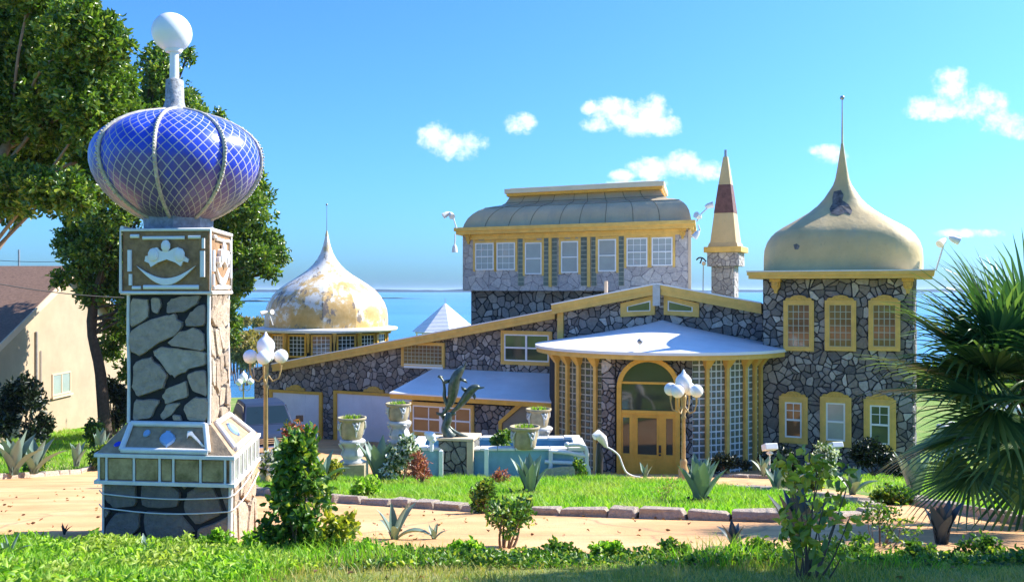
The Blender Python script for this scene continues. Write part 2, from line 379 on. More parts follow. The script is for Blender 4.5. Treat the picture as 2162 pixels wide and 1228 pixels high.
def leaves(name,P,D,Lh,W,mat,parent=None,curl=.25):
    """P base points, D direction; each leaf a pointed oval of 6 verts folded along its midrib"""
    n=len(P); D=unit(D); S=unit(np.cross(D,rng.normal(size=(n,3)))); U=np.cross(S,D)
    Lh=np.broadcast_to(Lh,(n,)).reshape(-1,1)*rng.uniform(.7,1.25,(n,1)); W=np.broadcast_to(W,(n,)).reshape(-1,1)*rng.uniform(.8,1.2,(n,1))
    up=U*W*.35
    v=[P, P+D*Lh*.35+S*W*.5+up, P+D*Lh*.75+S*W*.38+up-U*Lh*curl*.3, P+D*Lh-U*Lh*curl, P+D*Lh*.75-S*W*.38+up-U*Lh*curl*.3, P+D*Lh*.35-S*W*.5+up, P+D*Lh*.5-U*Lh*curl*.1]
    V=np.stack(v,1).reshape(-1,3); b=np.arange(n)[:,None]*7
    f=np.concatenate([b+np.array([0,1,2,6]),b+np.array([2,3,6,6])[[0,1,2,2]]],0) if False else None
    q=np.concatenate([b+np.array([[0,1,6]]),b+np.array([[1,2,6]]),b+np.array([[2,3,6]]),b+np.array([[3,4,6]]),b+np.array([[4,5,6]]),b+np.array([[5,0,6]])],0)
    return fastmesh(name,V,q,mat,parent)
def dirs(n): return unit(rng.normal(size=(n,3)))
def crown(name,blobs,ncl,per,Lh,W,mat,parent,shell=.5,lump=.3,up=.25):
    """blobs (x,y,z,r); rosettes of leaves through each blob's outer volume, clumped"""
    B=np.array(blobs); wts=B[:,3]**2; wts/=wts.sum(); idx=rng.choice(len(B),ncl,p=wts)
    d=dirs(ncl); ph=rng.uniform(0,6,(len(B),6))[idx]
    lm=1+lump*(np.sin(d[:,0]*5+ph[:,0])*np.sin(d[:,1]*5+ph[:,1])+.7*np.sin(d[:,2]*8+ph[:,2])*np.sin(d[:,0]*9+ph[:,3]))
    rr=B[idx,3]*lm*(shell+(1-shell)*rng.random(ncl)**.6)
    C=B[idx,:3]+d*rr[:,None]
    d2=unit(d+np.array([0,0,up])+.5*rng.normal(size=(ncl,3)))
    P=np.repeat(C,per,0)+rng.normal(size=(ncl*per,3))*Lh*.35; D=unit(np.repeat(d2,per,0)+1.0*rng.normal(size=(ncl*per,3)))
    return leaves(name,P,D,Lh,W,mat,parent)
def inpoly(X,Y,poly):
    c=np.zeros(len(X),bool); n=len(poly)
    for i in range(n):
        x1,y1=poly[i];x2,y2=poly[(i+1)%n]
        if y1==y2: continue
        m=((Y<y1)!=(Y<y2))&(X<(x2-x1)*(Y-y1)/(y2-y1)+x1); c^=m
    return c
def gzv(X,Y): return np.array([gz(x,y) for x,y in zip(X,Y)])
def blades(name,poly,n,h,wd,mat,label,holes=(),lift=0,clump=0,spread=.5,near=None):
    xs=[p[0] for p in poly];ys=[p[1] for p in poly]
    X=rng.uniform(min(xs),max(xs),n*3);Y=rng.uniform(min(ys),max(ys),n*3)
    if near is not None: # denser toward camera
        keep=rng.random(len(X))<np.clip((near/np.maximum(Y,1))**1.6,0,1); X,Y=X[keep],Y[keep]
    k=inpoly(X,Y,poly)
    for hh in holes: k&=~inpoly(X,Y,hh)
    X,Y=X[k][:n],Y[k][:n]; n=len(X)
    f=1+clump*(np.sin(X*2.1+1)*np.sin(Y*1.7)+.6*np.sin(X*5.3)*np.sin(Y*4.9+2))
    H=h*np.clip(f,.25,3)*rng.uniform(.5,1.3,n)
    Z=gzv(X,Y)+lift; a=rng.uniform(0,math.pi,n); dx,dy=np.cos(a)*wd/2,np.sin(a)*wd/2
    lx,ly=rng.normal(size=(2,n))*H*spread
    b=np.stack([X,Y,Z-.01],1); s=np.stack([dx,dy,0*dx],1)
    V=np.stack([b-s,b+s,b+s*.7+np.stack([lx*.35,ly*.35,H*.6],1),b-s*.7+np.stack([lx*.35,ly*.35,H*.6],1),b+np.stack([lx,ly,H],1)],1).reshape(-1,3)
    q=np.arange(n)[:,None]*5
    tri=np.concatenate([q+np.array([[0,1,2]]),q+np.array([[0,2,3]]),q+np.array([[3,2,4]])],0)
    return tag(fastmesh(name,V,tri,mat),label,'grass',kind='stuff')
# ---------------- ground, drive, water, far shore
def groundmat():
    m,t,b=newmat('lawn_ground'); n1=noise(t,.35,6,.6); n2=noise(t,3.5,8,.7)
    c=mixc(t,n2,(.08,.17,.012),(.19,.30,.03)); c=mixc(t,ramp(t,n1,[(.47,(0,0,0)),(.66,(.8,.8,.8))]),c,(.33,.30,.10)); 
    t.links.new(c,b.inputs['Base Color']); b.inputs['Roughness'].default_value=.95; bump(t,b,noise(t,22,6,.7),.8,.05); return m
def drivemat():
    m,t,b=newmat('tan_drive'); n1=noise(t,.6,8,.65); n2=noise(t,30,6,.7)
    mp=t.nodes.new('ShaderNodeMapping'); mp.inputs['Scale'].default_value=(.15,1.6,1); tcn=t.nodes.new('ShaderNodeTexCoord'); t.links.new(tcn.outputs['Object'],mp.inputs[0])
    n3=noise(t,1.2,7,.7,mp.outputs[0])
    c=ramp(t,n1,[(.3,(.52,.27,.11)),(.5,(.70,.39,.17)),(.75,(.82,.52,.28))]); c=mixc(t,.55,c,ramp(t,n3,[(.3,(.58,.53,.48)),(.62,(1.06,1.04,1.0))]),'MULTIPLY')
    vo=t.nodes.new('ShaderNodeTexVoronoi'); vo.feature='DISTANCE_TO_EDGE'; vo.inputs['Scale'].default_value=.32; wp=t.nodes.new('ShaderNodeMix'); wp.data_type='VECTOR'; wp.inputs[0].default_value=.25; t.links.new(tcn.outputs['Object'],wp.inputs[4]); nn=t.nodes.new('ShaderNodeTexNoise'); nn.inputs['Scale'].default_value=1.3; nn.inputs['Detail'].default_value=6; t.links.new(tcn.outputs['Object'],nn.inputs['Vector']); t.links.new(nn.outputs[1],wp.inputs[5]); t.links.new(wp.outputs[1],vo.inputs['Vector']); c=mixc(t,ramp(t,vo.outputs[0],[(.0,(.7,.7,.7)),(.006,(0,0,0))]),c,(.25,.16,.09)); c=mixc(t,.35,c,ramp(t,n2,[(.3,(.6,.6,.6)),(.6,(1.1,1.1,1.1))]),'MULTIPLY')
    t.links.new(c,b.inputs['Base Color']); b.inputs['Roughness'].default_value=.92; bump(t,b,n2,.5,.02); return m
m_ground=groundmat(); m_drive=drivemat()
def watermat():
    m,t,b=newmat('lake_water'); b.inputs['Base Color'].default_value=(.035,.17,.33,1); b.inputs['Roughness'].default_value=.22; b.inputs['Specular IOR Level'].default_value=.35
    mp=t.nodes.new('ShaderNodeMapping'); mp.inputs['Scale'].default_value=(.3,1,1); tcn=t.nodes.new('ShaderNodeTexCoord'); t.links.new(tcn.outputs['Object'],mp.inputs[0])
    n=noise(t,.5,8,.7,mp.outputs[0]); bump(t,b,n,.5,.3)
    n2=noise(t,.006,6,.6,mp.outputs[0]); t.links.new(ramp(t,n2,[(.35,(.035,.17,.36)),(.65,(.07,.26,.45))]),b.inputs['Base Color']); return m
m_water=watermat()
def sheet(name,xs,ys,mat,dz,fn=None,kind='structure'):
    vs=[];fs=[]
    for y in ys:
        for x in xs:
            z=gz(x,y)+dz+(fn(x,y) if fn else 0); vs.append((x,y,z))
    n=len(xs)
    for j in range(len(ys)-1):
        for i in range(n-1): fs.append((j*n+i,j*n+i+1,(j+1)*n+i+1,(j+1)*n+i))
    b=MB(); b.add(vs,fs,0,True); return tag(b.build(name,mat),kind=kind)
gxs=[-3000,-900,-300,-120]+list(range(-60,61,4))+[120,300,900,3000]
gys=[-400,-100,-20,0,2,5,10,15,20,28,30,32,35,38,41,45,48,52,56,60,64,68,72,76,80,84,88,92,96,100,105,110,116,125,140,180,260,500,1500]
sheet('ground',gxs,gys,m_ground,0)
b=MB(); b.add([(-16000,30,CZ-9.1),(16000,30,CZ-9.1),(16000,20000,CZ-9.1),(-16000,20000,CZ-9.1)],[(0,1,2,3)]); tag(b.build('lake_water',m_water),kind='structure')
ISL=[(-4.9,16.6),(-4.0,15.0),(-2.85,13.5),(-1.4,12.2),(-.2,11.1),(1.4,10.3),(2.9,9.75),(3.6,9.8),(4.2,10.3),(4.6,11.8),(4.5,14),(4.1,17),(3.6,20),(2.9,22.6),(1.5,24),(-1,24.6),(-4,24.4),(-6.4,23.6),(-7.3,21.8),(-6.6,19)]
DRIVE=[(-13.0,7.9),(-13.15,23),(-13.35,26),(-13.6,29),(-14.2,33),(-14.0,40),(-9.5,42),(8.5,30),(7.4,27.2),(6.7,22),(6.1,17),(5.85,13.5),(5.5,11),(5.3,9.3),(5.6,7.4),(3.9,6.95),(2.5,6.8),(0,6.85),(-1.6,7.1),(-2,7.4),(-5,7.6)]
def patch(name,poly,mat,dz,step=.5,kind='structure'):
    """flat sheet following the ground inside a polygon: rows clipped to the polygon"""
    import mathutils
    b=MB(); ys=sorted(set([p[1] for p in poly]+[28,45,2]+list(np.arange(min(p[1] for p in poly),max(p[1] for p in poly),step))))
    ys=[y for y in ys if min(p[1] for p in poly)<=y<=max(p[1] for p in poly)]
    def xs_at(y):
        out=[]
        for i in range(len(poly)):
            (x1,y1),(x2,y2)=poly[i],poly[(i+1)%len(poly)]
            if (y1<=y)!=(y2<=y): out.append(x1+(y-y1)/(y2-y1)*(x2-x1))
        return sorted(out)
    for y0,y1 in zip(ys,ys[1:]):
        e=1e-4; A=xs_at(y0+e);B=xs_at(y1-e)
        for k in range(0,min(len(A),len(B))-1,2):
            n=max(1,int((A[k+1]-A[k])/2))
            for i in range(n):
                q=[]
                for (S,y) in ((A,y0),(B,y1)):
                    for j in (i,i+1): q.append((S[k]+(S[k+1]-S[k])*j/n,y))
                b.add([(x,y,gz(x,y)+dz) for x,y in q],[(0,1,3,2)],0,True)
    return tag(b.build(name,mat),kind=kind)
patch('drive',DRIVE,m_drive,.012)
patch('island_lawn',ISL,m_ground,.07)
# far shore, sandbar
def ridge(name,x0,x1,y,h,n,mat,thick=60,seed=3):
    r=random.Random(seed); b=MB(); top=[];k=0
    for i in range(n+1):
        k=.7*k+.3*r.uniform(-1,1)*2; top.append((x0+(x1-x0)*i/n,CZ-9.1+h*(1+.45*k)*min(1,4*i/n+.1,4*(n-i)/n+.1)))
    b.prism([(x0,CZ-9.3)]+top+[(x1,CZ-9.3)],y,y+thick,0); return tag(b.build(name,mat),kind='structure')
m_far=M('far_treeline',(.035,.075,.085),.95,.3,.01,0); m_bar=M('sandbar_scrub',(.14,.15,.10),.95,.4,.05,0)
ridge('far_shore',-4200,4200,3900,13,160,m_far,200,4)
ridge('sandbar',-295,-96,960,1.0,60,m_bar,14,8); ridge('low_spit',-260,-180,700,1.1,30,m_bar,8,9)
# scrub at the waterline, left of the domed rotunda
def scrub(px,py,d,r,mat,label,group,n=700):
    p=at(px,py,d); z=gz(p.x,p.y); base=Vector((p.x,p.y,min(z,p.z-r)))
    t=thing('marsh_bush',label,'bush',base,0,group)
    bl=[(p.x+random.uniform(-r,r)*.8,p.y+random.uniform(-r,r)*.6,p.z-r*.2+random.uniform(-.3,.3)*r,r*random.uniform(.5,.8)) for _ in range(6)]
    crown('foliage',bl,n,4,.38,.2,mat,t); b=MB()
    for q in bl[:4]: b.tube([base,(base+Vector(q[:3]))/2+Vector((0,0,.1)),q[:3]],[.07,.05,.02],5)
    b.build('stems',m_twig,t)
GB='golden marsh scrub along the lake shore'
scrub(502,722,88,1.5,m_marsh,'golden brown marsh bush at the waterline beside the blue and stone pillar',GB)
scrub(540,718,92,1.3,m_marsh,'golden marsh bush at the waterline just left of the domed rotunda',GB)
scrub(520,742,86,1.2,m_marsh,'low yellow green marsh bush behind the pier posts',GB)
scrub(512,677,120,.8,m_marsh,'small tan marsh clump standing out in the lake',GB,300)
scrub(545,680,125,.6,m_marsh,'tiny pale marsh clump in the lake left of the dome',GB,200)
# pier posts in the water
for k,(px,h) in enumerate([(487,60),(494,72),(501,55),(508,80),(514,62),(521,74),(528,58),(535,66)]):
    d=96+2*(k%3); p=at(px,815,d); b=MB(); b.tube([(p.x,p.y,CZ-9.4),(p.x,p.y,CZ-(815-h-PY)/F*d)],[.13,.1],7)
    sthing(b,'pier_post',m_bark,(p.x,p.y,CZ-9.4),'slim dark wooden pile standing in the lake beyond the truck','post','dark piles standing in the lake')
# ---------------- kerb stones
def kerb(pts,lab,grp,step=.55,h=.15,w=.17,mat=None,seed=5):
    r=random.Random(seed); P=[Vector((x,y,0)) for x,y in pts]; carry=0
    seg=[(a,b_) for a,b_ in zip(P,P[1:])]; dpos=[]; 
    tot=sum((b_-a).length for a,b_ in seg); s=0
    def pos(s):
        for a,b_ in seg:
            l=(b_-a).length
            if s<=l: return a+(b_-a)*(s/l)
            s-=l
        return P[-1].copy()
    while s<tot-.15:
        l=step*r.uniform(.7,1.3); A=pos(s);B=pos(min(tot,s+l-.025)); s+=l
        t=(B-A); L_=t.length
        if L_<.1: continue
        t/=L_; n=Vector((-t.y,t.x,0)); c=(A+B)/2; c.z=gz(c.x,c.y)
        sl=(gz(B.x,B.y)-gz(A.x,A.y))/2; b=MB(); ww=w*r.uniform(.85,1.15);hh=h*r.uniform(.85,1.15); vs=[]
        for zz,k in ((-.05,1),(hh*.55,1.02),(hh,.9)):
            for sx,sy in ((-1,-1),(1,-1),(1,1),(-1,1)):
                p=c+t*(sx*L_/2*(k if zz>.1 else 1))+n*(sy*ww/2*k); vs.append((p.x+r.uniform(-.025,.025),p.y+r.uniform(-.025,.025),c.z+zz+sl*sx+r.uniform(-.018,.018)))
        fs=[(3,2,1,0),(8,9,10,11)]+[(i*4+j,i*4+(j+1)%4,i*4+4+(j+1)%4,i*4+4+j) for i in (0,1) for j in range(4)]
        b.add(vs,fs); sthing(b,'kerb_stone',mat or m_stoneW,c,lab,'kerb stone',grp,bevel=.012)
kerb(ISL[0:9],'rough pale stone block edging the front of the oval lawn','kerb stones round the oval lawn',.5,.12)
kerb([(4.2,10.3),(4.6,11.8),(4.5,14),(4.1,17)],'rough pale stone block at the right end of the oval lawn','kerb stones round the oval lawn right end',.62)
kerb([(-13.15,20.5),(-13.15,23),(-13.35,26),(-13.6,29),(-14.0,31.5)],'pale weathered block edging the shady lawn left of the drive','kerb stones along the left lawn',.8)
kerb([(5.85,13.3),(5.5,11),(5.3,9.3),(5.6,7.6)],'brown grey block edging the lawn below the palm','kerb stones below the palm',.7,.12)
kerb([(5.2,25.9),(6.3,24.2),(6.9,23.2)],'low reddish block edging the bed beside the curved entrance','kerb stones beside the curved entrance',.7,.1)
# ---------------- the stone mansion
TH=R(25)
def HPl(b): return Plane((b*math.sin(TH),b*math.cos(TH)),TH)
PG=HPl(31.0); PW=HPl(31.6); PT=HPl(30.0)
PU=Plane((36*math.sin(TH),36*math.cos(TH)),TH,-R(13))
hm=thing('stone_mansion','grey flagstone mansion with mustard trim, a curved glass block entrance and a square domed tower','house',gpt(1300,33)-Vector((0,0,0)),-TH)
def facade(name,pl,pts,depth,size,gap,seed,mats=None,thick=.035,holes=()):
    """solid wall from photo outline pts on plane pl with raised flagstones on the front"""
    poly=pl.poly(pts); b=MB(pl.M); b.prism(poly if area(poly)>0 else poly[::-1],0,depth,0)
    if area(poly)<0: poly=poly[::-1]
    # split into convex by triangulating fan around quads given by caller
    return b,poly
def ring(b,a0,a1,z0,z1,wd,y0,y1,mi=0,wb=None):
    wb=wd if wb is None else wb
    b.box(a0,a0+wd,y0,y1,z0,z1,mi);b.box(a1-wd,a1,y0,y1,z0,z1,mi);b.box(a0+wd,a1-wd,y0+.002,y1,z1-wd,z1,mi);b.box(a0+wd,a1-wd,y0+.002,y1,z0,z0+wb,mi)
def crest(b,a0,a1,z,h,y0,y1,mi=0):
    w=a1-a0; pts=[(0,0),(1,0),(1,.25),(.93,.5),(.82,.45),(.74,.8),(.62,.95),(.5,1),(.38,.95),(.26,.8),(.18,.45),(.07,.5),(0,.25)]
    b.prism([(a0+x*w,z+y*h) for x,y in pts],y0,y1,mi)
    b.box(a0+w*.3,a1-w*.3,y0-.012,y0,z+h*.25,z+h*.55,mi)
def window(pl,x0,x1,y0,y1,trim=.13,kind='sash',glass=None,parent=None,crestw=None,mull=False,off=0,grid=None,sashmat=None,trimmat=None):
    a0,a1,z0,z1=pl.rect(x0,x1,y0,y1); WX=pl.M@Matrix.Translation((0,-.035,0))
    b=MB(WX); ring(b,a0,a1,z0,z1,trim,-.085-off,0,0); ring(b,a0+trim*.32,a1-trim*.32,z0+trim*.32,z1-trim*.32,trim*.3,-.105-off,-.085-off,0)
    f=b.build('window',trimmat or m_yel,parent or hm)
    g0,g1,h0,h1=a0+trim,a1-trim,z0+trim,z1-trim
    if crestw:
        c=MB(WX); w=(a1-a0); cw=w*crestw; cc=(a0+a1)/2; crest(c,cc-cw/2,cc+cw/2,z1+.002,.17,-.10,0,0); c.build('crest',m_gold,f)
    s=MB(WX)
    if kind=='sash':
        ring(s,g0,g1,h0,h1,.05,-.07-off,-.04); s.box(g0+.05,g1-.05,-.075-off,-.04,(h0+h1)/2-.03,(h0+h1)/2+.03)
        if mull:
            m=(g0+g1)/2; s.box(m-.04,m+.04,-.078-off,-.04,h0+.05,h1-.05)
        if grid:
            nx,nz,half=grid; zl=(h0+h1)/2+.03 if half else h0+.05
            for i in range(1,nx): x=g0+(g1-g0)*i/nx; s.box(x-.012,x+.012,-.055-off,-.042,zl,h1-.05)
            for i in range(1,nz): z=zl+(h1-zl)*i/nz; s.box(g0+.05,g1-.05,-.053-off,-.043,z-.012,z+.012)
        s.build('sash',sashmat or m_white,f)
    elif kind=='block':
        nx,nz=grid[:2]
        for i in range(nx+1): x=g0+(g1-g0)*i/nx; s.box(x-.012,x+.012,-.06,-.04,h0,h1)
        for i in range(nz+1): z=h0+(h1-h0)*i/nz; s.box(g0,g1,-.057,-.042,z-.012,z+.012)
        s.build('lattice',m_grout,f)
    p=MB(WX); p.box(g0,g1,-.05 if kind=='block' else -.048,-.002,h0,h1); p.build('pane',glass or m_glass,f)
    return f
# --- garage wing wall (left) : low slope gable
wp=[(537,925),(537,776),(1183,652),(1183,992)]
poly=PW.poly(wp); zb0=-1.2
poly=[(poly[0][0],-1.5),poly[1],poly[2],(poly[3][0],-1.5)][::-1]
b=MB(PW.M); b.prism(poly[::-1],0,.35,0)
# garage door openings are covered by proud doors; stones skip them
GD=[PW.rect(577,676,824,932),PW.rect(713,872,828,945)]
flag(b,[(q[0],max(q[1],-.8)) for q in poly],.25,.04,.024,0,1,11,holes=[(g[0],g[1],-2,g[3]) for g in GD])
wing=b.build('wing_wall',[m_mortar,m_stone],hm)
def side_wall(pl,a,z0,z1,d,name):
    b=MB(pl.M); b.box(a-.001,a+.35,.35,d,z0,z1,0); return b.build(name,m_stone,hm)
b=MB(PW.M); a0=poly[2][0] if poly[2][0]<poly[1][0] else poly[1][0]
aL=min(p[0] for p in poly); aR=max(p[0] for p in poly); zL=PW.uv(537,776)[1]; zR=PW.uv(1183,652)[1]
b.box(aL+.002,aL+.3,.352,3.0,-1.5,zL-.05,0); b.build('wing_side_wall',m_stone,hm)
# roof and rake board of wing
def rake(pl,p0,p1,th,name,d0,d1,mat,parent=hm,drop=.25,roofd=3.2):
    (a0,z0),(a1,z1)=pl.uv(*p0),pl.uv(*p1)
    b=MB(pl.M); b.prism([(a0,z0-th),(a1,z1-th),(a1,z1),(a0,z0)],d0,d1,0); b.prism([(a0,z0-th*.42),(a1,z1-th*.42),(a1,z1+.015),(a0,z0+.015)],d0-.05,d0-.001,0)
    f=b.build(name,mat,parent)
    r=MB(pl.M); f0=d0-.09; D_=drop
    r.add([(a0,f0,z0+.017),(a1,f0,z1+.017),(a1,f0,z1+.06),(a0,f0,z0+.06),(a0,roofd,z0+.017-D_),(a1,roofd,z1+.017-D_),(a1,roofd,z1+.06-D_),(a0,roofd,z0+.06-D_)],[(0,1,2,3),(7,6,5,4),(3,2,6,7),(4,5,1,0),(1,5,6,2),(0,3,7,4)]); r.build('roof',m_whiter,parent); return f
rake(PW,(588,768),(1180,655),.30,'rake_board',-.42,-.02,m_yel)
rake(PG,(1174,644),(1394,601),.33,'rake_board',-.42,-.02,m_yel,drop=.75,roofd=4.0)
rake(PG,(1394.5,601),(1612,641),.33,'rake_board',-.42,-.02,m_yel,drop=.75,roofd=4.0)
b=MB(PG.M); a0,z0=PG.uv(1394,600); b.box(a0-.13,a0+.13,-.5,-.471,z0-.75,z0+.04); b.build('peak_bracket',m_terrw,hm)
b=MB(PG.M); a0,z0=PG.uv(1186,655); b.box(a0-.13,a0+.1,-.12,.0,-.5 if False else PG.uv(1186,716)[1],z0); b.build('corner_post',m_yel,hm)
# gable wall
pts=PG.poly([(1183,1000),(1183,656),(1394,612),(1612,652),(1612,1000)]); pts[0]=(pts[0][0],-.6);pts[-1]=(pts[-1][0],-.6)
b=MB(PG.M); b.prism(pts[::-1],0,.5,0)
zt=PG.uv(1394,735)[1]
reg=[(p[0],max(p[1],zt-.6)) for p in pts]
HG=[PG.rect(1318,1382,628,662),PG.rect(1408,1472,628,662)]
flag(b,reg[::-1],.27,.035,.024,0,1,23)
b.build('gable_wall',[m_mortar,m_stone],hm)
b=MB(PG.M); aG=pts[1][0]; b.box(aG,aG+.3,.502,4.0,-.6,pts[1][1]-.1); b.build('gable_side_wall',m_stone,hm)
# pair of trapezoid gable windows
for tr,inn in (([(1312,669),(1312,640),(1384,623),(1384,664)],[(1325,658),(1325,647),(1375,634),(1375,656)]),([(1403,664),(1403,623),(1477,640),(1477,669)],[(1411,656),(1411,634),(1464,648),(1464,658)])):
    o=PG.poly(tr); i=PG.poly(inn); b=MB(PG.M); n=4
    vs=[(p[0],-.11,p[1]) for p in o]+[(p[0],-.11,p[1]) for p in i]+[(p[0],0,p[1]) for p in o]+[(p[0],-.03,p[1]) for p in i]
    b.add(vs,[(k,(k+1)%4,4+(k+1)%4,4+k) for k in range(4)]+[(k,8+k,8+(k+1)%4,(k+1)%4) for k in range(4)]+[(4+k,4+(k+1)%4,12+(k+1)%4,12+k) for k in range(4)])
    f=b.build('window',m_yel,hm)
    i2=[((p[0]-sum(q[0] for q in i)/4)*.9+sum(q[0] for q in i)/4,(p[1]-sum(q[1] for q in i)/4)*.78+sum(q[1] for q in i)/4) for p in i]
    b=MB(PG.M); vs=[(p[0],-.09,p[1]) for p in i]+[(p[0],-.09,p[1]) for p in i2]+[(p[0],-.03,p[1]) for p in i2]
    b.add(vs,[(k,(k+1)%4,4+(k+1)%4,4+k) for k in range(4)]+[(4+k,4+(k+1)%4,8+(k+1)%4,8+k) for k in range(4)]); b.build('sash',m_white,f)
    b=MB(PG.M); b.add([(p[0],-.06,p[1]) for p in i],[(0,1,2,3)]); b.build('pane',m_glassd,f)
# garage doors
for k,(g,x) in enumerate(zip(GD,((577,676),(713,872)))):
    a0,a1,z0,z1=g; z0=-.75
    b=MB(PW.M); b.box(a0,a1,-.03,-.001,z0,z1-.1); 
    for i in range(1,4):
        zz=z0+(z1-z0)*i/4; b.box(a0+.02,a1-.02,-.034,-.03,zz-.012,zz+.012)
    for i in range(4):
        for j in range(4):
            w=(a1-a0)/4;h=(z1-z0)/4; b.box(a0+w*j+.12,a0+w*(j+1)-.12,-.038,-.03,z0+h*i+.09,z0+h*(i+1)-.09)
    f=b.build('garage_door',m_garage,hm)
    b=MB(PW.M); b.box(a0-.16,a0,-.1,0,z0,z1); b.box(a1,a1+.16,-.1,0,z0,z1); b.box(a0,a1,-.098,0,z1-.12,z1); b.build('door_frame',m_yeld,f)
    c=MB(PW.M); cc=(a0+a1)/2; crest(c,cc-.5,cc+.5,z1+.02,.24,-.09,0); c.build('crest',m_gold,f)
# wing windows
window(PW,850,941,722,774,.12,'block',m_glassb,grid=(10,5)); a0,a1,z0,z1=PW.rect(856,938,770,777); b=MB(PW.M); b.box(a0,a1,-.13,-.1,z0,z1+.03); b.build('sill',m_white,hm)
f=window(PW,1060,1168,698,770,.14,'sash',m_glassd,mull=True)
a0,a1,z0,z1=PW.rect(1066,1162,704,764); b=MB(PW.M); b.box(a0+.1,a1-.1,-.087,-.0835,z0+.1,(z0+z1)/2); b.build('dark_pane',m_glass,f)
# --- awning room between garage and entrance
PA=HPl(29.3)
a0,_=PA.uv(872,900); a1,_=PA.uv(1180,900); zt=PA.uv(960,850)[1]
b=MB(PA.M); b.box(a0,a1,0,2.28,-.7,zt,0); flag(b,[(a0,-.6),(a1,-.6),(a1,zt),(a0,zt)],.3,.045,.04,0,1,31,holes=[])
b.build('porch_wall',[m_mortar,m_stone],hm)
f=window(PA,868,1003,850,921,.13,'sash',m_glassb,mull=True)
a0,a1,z0,z1=PA.rect(868,1003,850,921); b=MB(PA.M)
for k in (.3,.72): b=MB(PA.M@Matrix.Translation((0,-.035,0))); x=a0+(a1-a0)*k; b.box(x-.02,x+.02,-.06,-.049,z0+.2,z1-.2); b.build('slider_bar',m_white,f)
b=MB(PA.M@Matrix.Translation((0,-.035,0)))
m=(a0+a1)/2; b.box(m-.07,m+.07,-.1,-.08,z0+.13,z1-.13); b.build('mullion',m_white,f)
q=PA.poly([(1060,950),(1060,890),(1100,852),(1172,852),(1172,950)]); q[0]=(q[0][0],-.5);q[-1]=(q[-1][0],-.5)
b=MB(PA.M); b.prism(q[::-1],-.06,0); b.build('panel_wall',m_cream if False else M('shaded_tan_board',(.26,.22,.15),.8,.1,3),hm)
b=MB(PA.M); q=PA.poly([(1060,950),(1060,890),(1100,852)]); 
b.prism([(q[0][0]-.09,-.5),(q[0][0]+.04,-.5),(q[1][0]+.04,q[1][1]-.03),(q[2][0]+.1,q[2][1]-.05),(q[2][0]-.08,q[2][1]),(q[1][0]-.09,q[1][1]+.03)],-.12,-.06); b.build('diagonal_brace',m_yeld,hm)
e0=PA.uv(822,836,-.35);e1=PA.uv(1178,846,-.35)
ze=e0[1]; r0=PA.uv(915,780,2.28);r1=PA.uv(1178,776,2.28)
ze=(e0[1]+e1[1])/2
E0=(e0[0],-.35,ze);E1=(e1[0],-.35,ze);R0=(r0[0],2.28,r0[1]);R1=(r1[0],2.28,r0[1]); BL=(e0[0],2.28,ze)
b=MB(PA.M); t=.05
lo=[E0,E1,R1,R0,BL]; up=[(x,y,z+t) for x,y,z in lo]
b.add(lo+up,[(5,6,7,8),(5,8,9),(0,1,6,5),(1,2,7,6),(2,3,8,7),(3,4,9,8),(4,0,5,9),(3,2,1,0),(4,3,0)]); b.build('awning_roof',m_whiter,hm)
b=MB(PA.M); b.box(e0[0]+.02,e1[0],-.33,-.27,ze-.17,ze-.003); b.box(e0[0]+.02,e0[0]+.08,-.269,2.2,ze-.17,ze-.003); b.box(e0[0]+.08,e1[0],-.269,2.2,ze-.06,ze-.004); b.build('awning_fascia',m_yeld,hm)
# --- curved entrance bay
cB=PG.uv(1389,860); Rb=3.92; BF=PG.M@Matrix.Translation((-8.80,0,0)); BF2=PG.M@Matrix.Translation((-8.60,0,0))
zb,zt=-.3,3.98
def bp(phi,r=Rb): return (r*math.sin(phi),-r*math.cos(phi))
def phi_of(px,r=Rb):
    best=None
    for k in range(-900,901):
        ph=R(k/10); x,y=bp(ph,r); p=BF@Vector((x,y,0)); 
        vis=p.dot(Vector((math.cos(0),0,0)))
        e=abs(PX+F*p.x/p.y-px)
        # only faces turned to the camera
        nrm=(BF.to_3x3()@Vector((math.sin(ph),-math.cos(ph),0)));
        if nrm.x*(-p.x)+nrm.y*(-p.y)<0: continue
        if best is None or e<best[0]: best=(e,ph)
    return best[1]
phiD=R(12)
b=MB(BF); seg=[R(x) for x in range(-90,91,6)]
for s0,s1 in zip(seg,seg[1:]):
    o0,o1=bp(s0,Rb-.12),bp(s1,Rb-.12); i0,i1=bp(s0,Rb-.3),bp(s1,Rb-.3); b.hprism([o0,o1,i1,i0],zb-.4,zt)
b.build('bay_core_wall',m_mortar,hm)
# stone strips beside the door and under canopy
def chordM(ph0,ph1,r=Rb):
    p0,p1=Vector((*bp(ph0,r),0)),Vector((*bp(ph1,r),0)); e=(p1-p0); l=e.length; e.normalize(); n=Vector((-e.y,e.x,0))
    return BF@Matrix(((e.x,n.x,0,p0.x),(e.y,n.y,0,p0.y),(0,0,1,0),(0,0,0,1))),l
pd0,pd1=phi_of(1300),phi_of(1436); ps0,ps1=phi_of(1270),phi_of(1462)
b=MB()
for k,(u0,u1) in enumerate(((ps0,pd0),(pd1,ps1))):
    Mx,l=chordM(u0,u1); b.M=Mx; b.box(0,l,.0,.1,zb,zt,0); flag(b,[(0,zb),(l,zb),(l,zt),(0,zt)],.24,.04,.04,0,1,40+k)
Mx,l=chordM(pd0,pd1,Rb-.02); b.M=Mx; b.box(.0,l,.04,.12,zb,zt,0); flag(b,[(0,3.0),(l,3.0),(l,zt),(0,zt)],.24,.04,.03,.04,1,47)
b.build('bay_stone_pier',[m_mortar,m_stone],hm)
